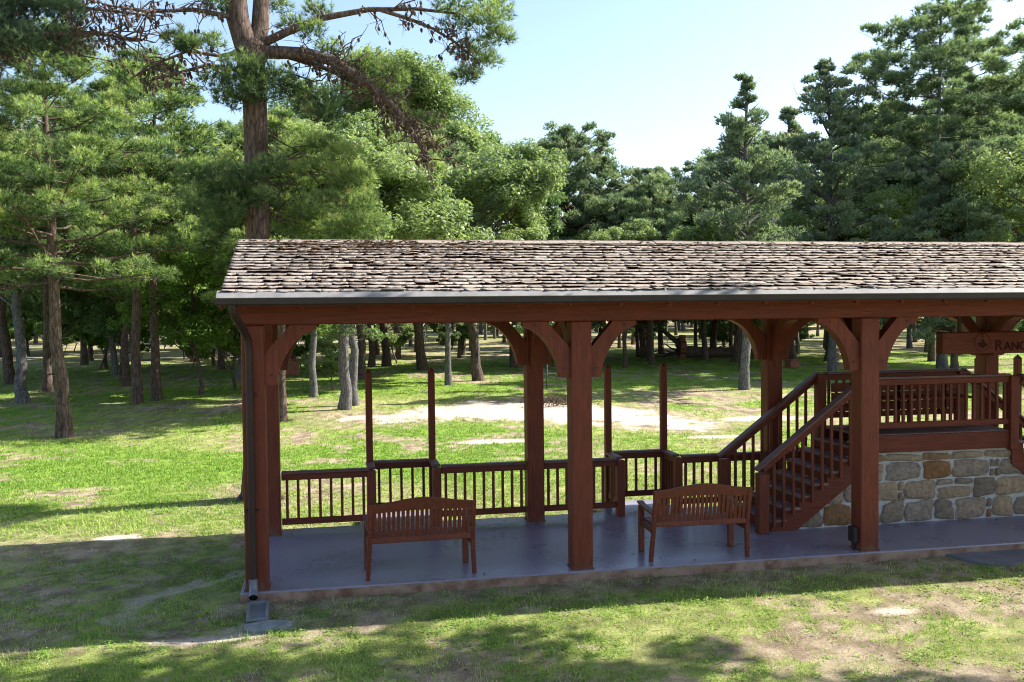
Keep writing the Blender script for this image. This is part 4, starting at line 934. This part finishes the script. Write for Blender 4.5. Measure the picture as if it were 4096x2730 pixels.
TR = [
 # key kind x y H label leaf bark rz
 ('pineL', 'pine_tree', -9.9, 15.5, 10.6, 'bright green pine on a straight brown trunk, nearest tree at the left', 'needle', 'bark', .4),
 ('pineB', 'pine_tree', -9.84, 24.6, 12.6, 'slim pine with twin dark trunks just left of the leafy green bush', 'needle', 'bark', 1.9),
 ('pineH2', 'pine_tree', -9.35, 25.6, 12.5, 'dark slender pine rising directly behind the slim twin-trunk pine', 'needle', 'bark', 2.6),
 ('oakB', 'oak_tree', -14.1, 26.2, 11.5, 'grey-trunked oak at the far left edge, second tree from the edge', 'oak', 'bark_grey', .3),
 ('pineH2', 'pine_tree', -14.67, 31.2, 13, 'brown pine trunk with peeling pale patches, just left of the nearest pine', 'needle_dk', 'bark', 4),
 ('pineH', 'pine_tree', -18.2, 51.6, 16, 'thick dark trunk in the shade of the far left lawn edge', 'needle_dk', 'bark', 2),
 ('oakC', 'oak_tree', -11.96, 33.0, 11.2, 'dark trunk with small stubs standing left of the slim twin-trunk pine', 'oak', 'bark', 1),
 ('oakB', 'oak_tree', -14.0, 40.7, 9.5, 'thin pale spotted trunk far back in the left grove', 'oak', 'bark_grey', 2),
 ('oakC', 'oak_tree', -11.7, 51.7, 12, 'dark trunk before the wire fence, left of the pavilion', 'oak', 'bark', 3.3),
 ('pineH2', 'pine_tree', -9.1, 43.8, 13, 'flared light brown trunk before the wire fence, nearest the pavilion corner', 'needle_dk', 'bark', 5),
 ('pineB', 'pine_tree', -4.43, 17.5, 9.2, 'brown trunk peeping out right of the rear corner post', 'needle', 'bark', 3),
 ('oakC', 'oak_tree', -3.66, 25.3, 9.6, 'grey-brown trunk standing alone on the lawn right of the rusty box', 'oak', 'bark_grey', .2),
 ('oakB', 'oak_tree', -2.58, 20.4, 10.4, 'thick grey trunk, left one of the close pair over the first railing', 'oak', 'bark_grey', 3),
 ('oakC', 'oak_tree', -2.2, 21.6, 10.4, 'thinner leaning trunk, right one of the close pair over the first railing', 'oak', 'bark_grey', 4.3),
 ('oakC', 'oak_tree', -.73, 43.7, 13, 'dark trunk far behind the left tall railing post', 'oak', 'bark', 1.3),
 ('oakB', 'oak_tree', .18, 44.3, 13.5, 'vine-dark trunk between the two left tall railing posts', 'oak', 'bark', 2.2),
 ('oakA', 'oak_tree', 1.9, 39.8, 18.3, 'large pale green oak towering over the left half of the roof', 'oak', 'bark', 0.0),
 ('pineH2', 'pine_tree', 2.0, 29.4, 10.5, 'smooth slim trunk just right of the second tall railing post', 'needle_dk', 'bark_grey', 3.1),
 ('oakB', 'oak_tree', 3.66, 31.5, 12.5, 'rough flared trunk on the lawn left of the middle posts', 'oak', 'bark', .9),
 ('oakC', 'oak_tree', 7.15, 40.8, 13.8, 'feathery green tree over the middle of the roof, on a dark trunk', 'mid', 'bark', 5.1),
 ('cedC', 'cedar_tree', 6.2, 55.4, 13.5, 'slim far cedar seen left of the middle rear post', 'cedar', 'bark', 1),
 ('cedD', 'cedar_tree', 10.6, 42.6, 13.7, 'dark blue-green cedar with a ragged top right of the feathery tree', 'cedar', 'bark', 2.0),
 ('cedC', 'cedar_tree', 13.4, 45.5, 13.8, 'narrow dark cedar with a pointed tip leaning on the ragged cedar', 'cedar', 'bark', 2),
 ('oakC', 'oak_tree', 12.95, 38.6, 8.6, 'low green tree right of the middle front post', 'oak', 'bark', .6),
 ('pineH2', 'pine_tree', 15.2, 40.5, 10.8, 'stout leaning trunk in front of the pipe fence', 'needle_dk', 'bark', 2),
 ('cedC', 'cedar_tree', 20.0, 52.0, 13.0, 'small round-topped cedar in the dip of the tree line', 'cedar', 'bark', 4),
 ('cedA', 'cedar_tree', 19.8, 43.7, 11.2, 'dark cedar trunk standing before the uprooted tree', 'cedar', 'bark', 4.4),
 ('cedA', 'cedar_tree', 13.0, 23.5, 12.1, 'tall cedar with a ragged open crown, on the grey trunk over the steps', 'cedar', 'bark_grey', 1.2),
 ('cedB', 'cedar_tree', 21.2, 31.1, 15.1, 'pointed cedar right of the ragged open one, on a pale grey trunk', 'cedar', 'bark_grey', 3.2),
 ('cedC', 'cedar_tree', 23.0, 38.4, 14.4, 'thick bushy cedar with a blunt tip behind the pointed one', 'cedar', 'bark', 5),
 ('cedC', 'cedar_tree', 20.5, 41.0, 14.2, 'slender cedar tip between the ragged cedar and the pointed one', 'cedar', 'bark', 1.5),
 ('pineT', 'pine_tree', 27.0, 30.8, 17.9, 'tall broad-headed pine with a visible trunk at the upper right', 'needle_dk', 'bark_grey', 2.3),
 ('cedD', 'cedar_tree', 25.4, 27.6, 10.6, 'low dark cedar filling the space beneath the broad-headed pine', 'cedar', 'bark', .2),
 ('oakA', 'oak_tree', 35.5, 33.5, 18.4, 'pale leafy oak at the upper right edge of the view', 'oak', 'bark', 4.0),
 ('oakB', 'oak_tree', 28.8, 25.5, 12.0, 'pale green tree below the leafy oak at the right edge', 'oak', 'bark', 3.0),
 ('pineH', 'pine_tree', 31.2, 37.6, 15.0, 'dark narrow trunk seen left of the hanging sign', 'needle_dk', 'bark', 4),
 ('oakB', 'oak_tree', 29.4, 42.0, 13.0, 'rounded tree far behind the hanging sign', 'oak', 'bark', 2),
 ('oakB', 'oak_tree', 17.0, 47.0, 12.2, 'rounded green tree low in the dip of the tree line', 'oak', 'bark', 1.0),
 ('cedD', 'cedar_tree', 16.2, 43.6, 11.6, 'grey-green cedar right of the pointed narrow one, in the dip', 'cedar', 'bark', .1),
 ('cedD', 'cedar_tree', 22.4, 48.5, 13.4, 'shaggy cedar filling the gap left of the ragged open one', 'cedar', 'bark', 2.2),
 ('cedB', 'cedar_tree', 27.5, 50.0, 15.4, 'broad cedar far behind the pointed cedar', 'cedar', 'bark', 2.9),
 ('oakB', 'oak_tree', 26.0, 40.0, 12.6, 'olive-green tree between the pointed cedar and the broad-headed pine', 'oak', 'bark', 3.9),
 ('oakA', 'oak_tree', 33.0, 45.0, 17.5, 'dense leafy tree behind the broad-headed pine', 'oak', 'bark', 1.2),
 ('oakB', 'oak_tree', 17.8, 34.0, 9.6, 'low olive-green tree just above the roof ridge, left of the grey-trunked cedar', 'oak', 'bark', 5.2),
 ('oakA', 'oak_tree', -5.2, 46.0, 15.5, 'wide oak crown behind the tall forked pine', 'oak', 'bark', .7),
 ('oakC', 'oak_tree', -1.6, 34.0, 13.5, 'silvery green tree between the forked pine and the large oak', 'oak', 'bark', 2.9),
 ('oakB', 'oak_tree', -7.4, 36.5, 11.5, 'pale silvery tree just left of the roof ridge end', 'oak', 'bark_grey', 4.4),
 ('oakB', 'oak_tree', -17.4, 35.5, 12.5, 'leafy green tree behind the nearest pine', 'oak', 'bark', 1.4),
 ('under', 'young_tree', -15.9, 47.0, 8.0, 'bright young tree far back between the left trunks', 'mid', 'bark', 3.0),
 ('under', 'young_tree', -9.9, 47.6, 8.5, 'green young tree behind the flared light brown trunk', 'mid', 'bark', 5.0),
 ('under', 'young_tree', -22.5, 47.5, 9.0, 'leafy young tree right of the low shed', 'oak', 'bark', .9),
 ('bush', 'shrub', 1.0, 47.0, 3.6, 'dark green shrub far behind the left tall posts', 'oak', 'bark', .9),
 ('bush', 'shrub', -2.9, 27.8, 2.4, 'small dark bush by the trunk right of the rusty box', 'oak', 'bark', 2.0),
 ('bush', 'shrub', 25.0, 46.0, 4.2, 'bright green shrub seen through the braces of the third post', 'lime', 'bark', 2.7),
 ('under', 'young_tree', -8.1, 27.6, 6.6, 'leafy bright green young tree left of the roof edge', 'lime', 'bark', .5),
 ('bush', 'shrub', -6.9, 29.0, 4.9, 'bright lime shrub whose branches droop beside the pavilion corner', 'lime', 'bark', 2.5),
 ('under', 'young_tree', -12.8, 36.5, 7.6, 'green young tree shading the middle of the left grove', 'mid', 'bark', 4.1),
 ('bush', 'shrub', -21.5, 38.0, 5.2, 'grey-green shrub at the very left edge of the lawn', 'oak', 'bark', 1.1),
 ('under', 'young_tree', -17.5, 43.0, 7.5, 'leafy young tree before the low shed', 'oak', 'bark', 1.9),
]
for (k, kd, x, y, H, lab, leaf, bark, rz) in TR:
    put(k, kd, x, y, H, lab, {'shrub': 'shrub', 'young_tree': 'tree'}.get(kd), leaf, bark, rz, GRV)
for (x, y, z, n_, lab) in ((-2.6, 20.2, 3.0, 9, 'leafy sprigs hanging from the close pair of grey trunks'), (3.6, 31.3, 3.2, 8, 'leafy sprigs hanging by the rough flared trunk'), (5.6, 26.0, 3.1, 8, 'leafy low bough seen beside the middle rear post')):
    T = Tree(800+int(x*10)); rg = T.rg; T.wood([(0, 0, -.1), (.02, 0, z*.5), (0, 0, z+1.6)], [.035, .03, .02], 6)
    for i in range(n_*2):
        c = np.array([rg.uniform(-1.5, 1.5), rg.uniform(-1, .6), z+rg.uniform(-.7, 1.0)]); T.limb((0, 0, c[2]-.3), c, .015, .005, .05, 5, n=4); T.leaf_clump(c, .32, .2, 60, .09, rg.uniform(0, .9))
    wm, lm = T.meshes('sprig'); place('sapling', wm, lm, M['bark_grey'], M['mid'], lab, 'tree', x, y)
# --- rows of the wood further back; nothing in the photo tells these apart
rg = np.random.RandomState(77); pts = []
keys = [('oakB', 'oak_tree', 'oak'), ('pineH', 'pine_tree', 'needle_dk'), ('oakC', 'oak_tree', 'oak'), ('pineH2', 'pine_tree', 'needle_dk'), ('cedB', 'cedar_tree', 'cedar'), ('under', 'young_tree', 'oak')]
WL = {'oak_tree': 'leafy tree in the wood beyond the far edge of the lawn', 'pine_tree': 'bare-stemmed pine in the wood beyond the far edge of the lawn', 'cedar_tree': 'dark cedar in the wood beyond the far edge of the lawn', 'young_tree': 'small young tree in the wood beyond the far edge of the lawn'}
tries = 0
while len(pts) < 120 and tries < 6000:
    tries += 1; D_ = rg.uniform(61, 112); u = rg.uniform(-.62, .62)
    fx, fy = _f[0]/math.hypot(_f[0], _f[1]), _f[1]/math.hypot(_f[0], _f[1])
    x = CAM[0]+D_*fx+D_*u*fy; y = CAM[1]+D_*fy-D_*u*fx
    if any((x-a)**2+(y-b)**2 < 13 for a, b in pts): continue
    if u < -.2 and rg.rand() < .45: continue
    pts.append((x, y)); left = u < -.12
    kk = keys[rg.choice(6, p=[.25, .22, .2, .15, .06, .12] if left else [.14, .2, .12, .2, .26, .08])]
    hh = {'oak_tree': rg.uniform(10, 14.5), 'pine_tree': rg.uniform(12, 16), 'cedar_tree': rg.uniform(11, 14), 'young_tree': rg.uniform(5, 8)}[kk[1]]
    if not left: hh *= .92
    cap = 3.15+D_*(.30 if u < -.12 else (.10 if u < .28 else .2)); hh = min(hh, cap)
    reg = ('left of the pavilion' if u < -.287 else 'in line with the left bay' if u < .062 else 'in line with the middle bay' if u < .374 else 'behind the raised deck')
    lab = {'oak_tree': 'leafy tree', 'pine_tree': 'bare-stemmed pine', 'cedar_tree': 'dark cedar', 'young_tree': 'small young tree'}[kk[1]]+(' in the front rank of the wood, ' if D_ < 82 else ' deep in the wood, ')+reg
    put(kk[0], kk[1], x, y, hh, lab, {'young_tree': 'tree'}.get(kk[1]), kk[2], 'bark' if rg.rand() < .7 else 'bark_grey', rg.rand()*6.28, lab.replace('tree', 'trees', 1).replace('pine', 'pines', 1).replace('cedar', 'cedars', 1))
# --- low greenery under the wood
for i in range(34):
    D_ = rg.uniform(50, 84); u = rg.uniform(-.6, -.16) if i < 20 else rg.uniform(-.1, .58)
    if u > -.16: D_ = max(D_, 60)
    x = CAM[0]+D_*fx+D_*u*fy; y = CAM[1]+D_*fy-D_*u*fx
    put('bush', 'shrub', x, y, rg.uniform(2.0, 4.6), ('lime' if i < 20 else 'green')+' shrub low under the trees, '+('left of the pavilion' if u < -.287 else 'in line with the left bay' if u < .062 else 'in line with the middle bay' if u < .374 else 'behind the raised deck'), 'shrub', 'mid' if i >= 20 else 'lime', 'bark', rg.rand()*6.28, 'low shrubs under the trees, '+('left of the pavilion' if u < -.287 else 'in line with the left bay' if u < .062 else 'in line with the middle bay' if u < .374 else 'behind the raised deck'))
# --- far wood closing the horizon
T = Tree(501); rg = T.rg
for i in range(330):
    D_ = rg.uniform(122, 190); u = rg.uniform(-.66, .66); x = CAM[0]+D_*fx+D_*u*fy; y = CAM[1]+D_*fy-D_*u*fx; h = rg.uniform(11, 16)
    T.wood([(x, y, -.5), (x+rg.randn()*.2, y, h*.5), (x+rg.randn()*.3, y, h*.9)], [.28, .2, .08], 5)
    for j in range(5):
        T.leaf_clump((x+rg.randn()*1.8, y+rg.randn()*1.8, h*rg.uniform(.35, 1.0)), 2.4, 1.7, 60, .75, rg.uniform(0, .6))
    if rg.rand() < .65: T.leaf_clump((x+rg.randn()*2, y+rg.randn()*2, rg.uniform(.8, 3.2)), 2.6, 1.4, 60, .6, rg.uniform(0, .5))
wm, lm = T.meshes('far_wood')
V = np.concatenate([np.concatenate(T.WV), np.concatenate(T.LV)]); nw = sum(len(v) for v in T.WV)
Fa = np.concatenate(T.WF+[f+nw for f in T.LF]); mi = np.r_[np.zeros(sum(len(f) for f in T.WF)), np.ones(sum(len(f) for f in T.LF))]
A = np.r_[np.zeros(nw), np.clip(np.concatenate(T.LA), 0, 1)]
fw = obj('far_wood', np_mesh('far_wood', V, [Fa], {'v': A}, mi=mi), [M['bark_grey'], M['oak']])
tag(fw, 'far off wood closing the view behind the grove', 'wood', kind='stuff')
# --- trees outside the frame on the right that shade the foreground
T = Tree(701); rg = T.rg
T.wood([(0, 0, -.2), (.1, .1, 3), (.1, 0, 6), (.2, .1, 9.5)], [.3, .22, .18, .05], 10)
cen = [np.array([rg.uniform(-6.6, 4.6), rg.uniform(2.6, 4.4), rg.uniform(7.6, 9.4)]) for _ in range(15)]
for i in range(150):
    c = cen[i % 15]+rg.randn(3)*[.75, .5, .4]; c[2] = max(7.2, c[2]); c[2] = c[2] if c[0] < 0 else c[2]-1.5*rg.rand(); T.limb((.1, 0, c[2]-1.0), c, .05, .01, .05, 6); T.leaf_clump(c, rg.uniform(.3, .6), .3, 80, .12)
wm, lm = T.meshes('edge_tree'); place('oak_tree', wm, lm, M['bark'], M['oak'], 'tree beyond the right edge whose crown shades the foreground grass', 'oak tree', 5.6, -5.2)
# ------------------------------------------------------------------ things on the far lawn
bx = thing('wooden_box', 'rusty red lidded box on the lawn behind the left corner post', 'box', (-4.98, 37.4, float(gz(-4.98, 37.4))), .1)
mb = MB(); mb.box(-.40, -.3, .0, .40, .3, .78, b=.02); mb.build('body', M['rust'], bx)
mb = MB(); mb.box(-.44, -.34, .785, .44, .34, .84, b=.01); mb.build('lid', M['rust'], bx)
def fence_run(label, x0, y0, x1, y1, h, n, rails, mesh_=True):
    f = thing('wire_fence', label, 'fence', (x0, y0, float(gz(x0, y0)))); L = math.hypot(x1-x0, y1-y0); a = math.atan2(y1-y0, x1-x0); f.rotation_euler.z = a
    for k in range(n+1):
        mb = MB(); mb.tube([(L*k/n, 0, -.3), (L*k/n, 0, h)], .05, 6); mb.build('fence_post', M['fence'], f)
    for z in rails:
        mb = MB(); mb.tube([(0, 0, z), (L, 0, z)], .035, 5); mb.build('fence_rail', M['fence'], f)
    if mesh_:
        mb = MB(); s = .3; m = int(L/s)
        for k in range(m):
            mb.add([(k*s, .0, .05), (k*s+.012, .0, .05), (k*s+.012, .0, h-.05), (k*s, .0, h-.05)], [(0, 1, 2, 3)])
        for j in range(int(h/s)): mb.add([(0, .004, j*s+.1), (L, .004, j*s+.1), (L, .004, j*s+.112), (0, .004, j*s+.112)], [(0, 1, 2, 3)])
        mb.build('wire_mesh', M['fence'], f)
    return f
fence_run('pale wire fence with tall posts at the back, left of the pavilion', -19.5, 77, -9, 79, 2.1, 6, (2.1, 1.2))
fence_run('pale pipe fence far back between the middle posts', 14, 66, 26, 67, 1.9, 6, (1.85, 1.0, .4), False)
fence_run('pale pipe fence far back under the left bay of the pavilion', -6, 78, 8, 80, 1.7, 7, (1.7, .9), False)
sh = thing('low_shed', 'low purple-dark shed with a pale roof at the far left', 'shed', (-30.5, 66, float(gz(-30.5, 66))), .15)
mb = MB(); mb.box(-3.2, -1.6, 0, 3.2, 1.6, 2.0); mb.build('wall', M['shedwall'], sh)
mb = MB(); mb.prism([(-2.1, 1.95), (0, 2.9), (2.1, 1.95), (2.1, 1.88), (0, 2.83), (-2.1, 1.88)], 'x', -3.6, 3.6); mb.build('roof', M['shedroof'], sh)
for x in (-1.8, .4, 2.1):
    mb = MB(); mb.box(x-.35, -1.63, .8, x+.35, -1.603, 1.5); mb.build('window', M['tray'], sh)
# uprooted tree lying on the lawn edge
T = Tree(601); rg = T.rg
T.wood([(-.3, 0, .45), (1.2, .2, .38), (3.2, .5, .33), (5.2, .6, .28), (7.0, .9, .2)], [.42, .33, .30, .25, .15], 10)
T.wood([(-.2, 0, .7), (-1.0, -.1, 1.3), (-1.9, -.2, 2.1)], [.17, .16, .12], 8)
T.wood([(6.1, .7, .3), (5.9, .6, 1.0), (6.2, .6, 1.9)], [.22, .18, .1], 8)
for i in range(26):
    a = rg.uniform(0, math.pi); l = rg.uniform(.5, 1.6); T.limb((-.2, 0, .55), (-.5-.5*rg.rand()+(-1.3 if i % 5 == 0 else 0), .7*rg.randn(), max(.05, .55+math.sin(a)*l*.6*rg.choice([1, -.5]))), .09, .02, 0, 5, .3, 6)
for i in range(10): T.limb((rg.uniform(1, 6), .4, .4), (rg.uniform(1, 7), rg.randn()*.7, rg.uniform(.5, 1.2)), .04, .01, 0, 5, .3, 5)
V = []; q = unit(rg.randn(60, 3))
wmf = np_mesh('fallen', np.concatenate(T.WV), [np.concatenate(T.WF)], None, True)
ft = thing('fallen_tree', 'uprooted tree with reddish root plate lying on the far lawn', 'fallen tree', (19.4, 45.6, float(gz(19.4, 45.6))), -.2)
obj('trunk', wmf, M['bark'], ft)
mb = MB()
pl = []
for k in range(18):
    a = 2*math.pi*k/18; r_ = .95*(1+.22*rg.randn()*.6); pl.append((.0+r_*math.cos(a)*.8, .72+r_*.85*math.sin(a)))
pl = [(a, max(.0, b)) for a, b in pl]; mb.prism(pl, 'x', -.55, -.2); mb.build('root_plate', M['rust'], ft)
# brush heap on the sand
T = Tree(611); rg = T.rg
for i in range(90):
    a = rg.rand()*6.28; l = rg.uniform(.3, .9); c = rg.randn(3)*[.5, .2, .05]; T.limb(c+[0, 0, .05], c+[l*math.cos(a), .4*l*math.sin(a), rg.uniform(.05, .5)], .012, .004, .1, 4, .3, 3)
bh = tag(obj('brush_heap', np_mesh('brush', np.concatenate(T.WV), [np.concatenate(T.WF)]), M['twig'], None, (4.4, 19.3, GZ+.02)), 'small heap of dead twigs on the pale sand', 'brush heap')
# barrel and stump box at the right
mb = MB(); mb.tube([(0, 0, 0), (0, 0, .1), (0, 0, .45), (0, 0, .8), (0, 0, .9)], [.27, .29, .32, .29, .27], 16)
bb = thing('barrel', 'rusty barrel on the lawn left of the third front post', 'barrel', (24.6, 36.9, float(gz(24.6, 36.9)))); mb.build('body', M['rust'], bb, True)
for z in (.2, .7):
    mb = MB(); mb.tube([(0, 0, z), (0, 0, z+.05)], .312, 16); mb.build('hoop', M['fence'], bb)
mb = MB(); mb.box(-.3, -.25, 0, .3, .25, .4, b=.02); mb.box(-.25, -.27, .13, .25, -.255, .17)
bk = thing('wooden_crate', 'small dark crate beside a slim trunk behind the staircase', 'crate', (21.4, 35.6, float(gz(21.4, 35.6))), .2); mb.build('body', M['bark'] if False else M['rust'], bk)
mb = MB(); mb.box(-.33, -.28, .405, .33, .28, .43, b=.006); mb.build('lid', M['rust'], bk)
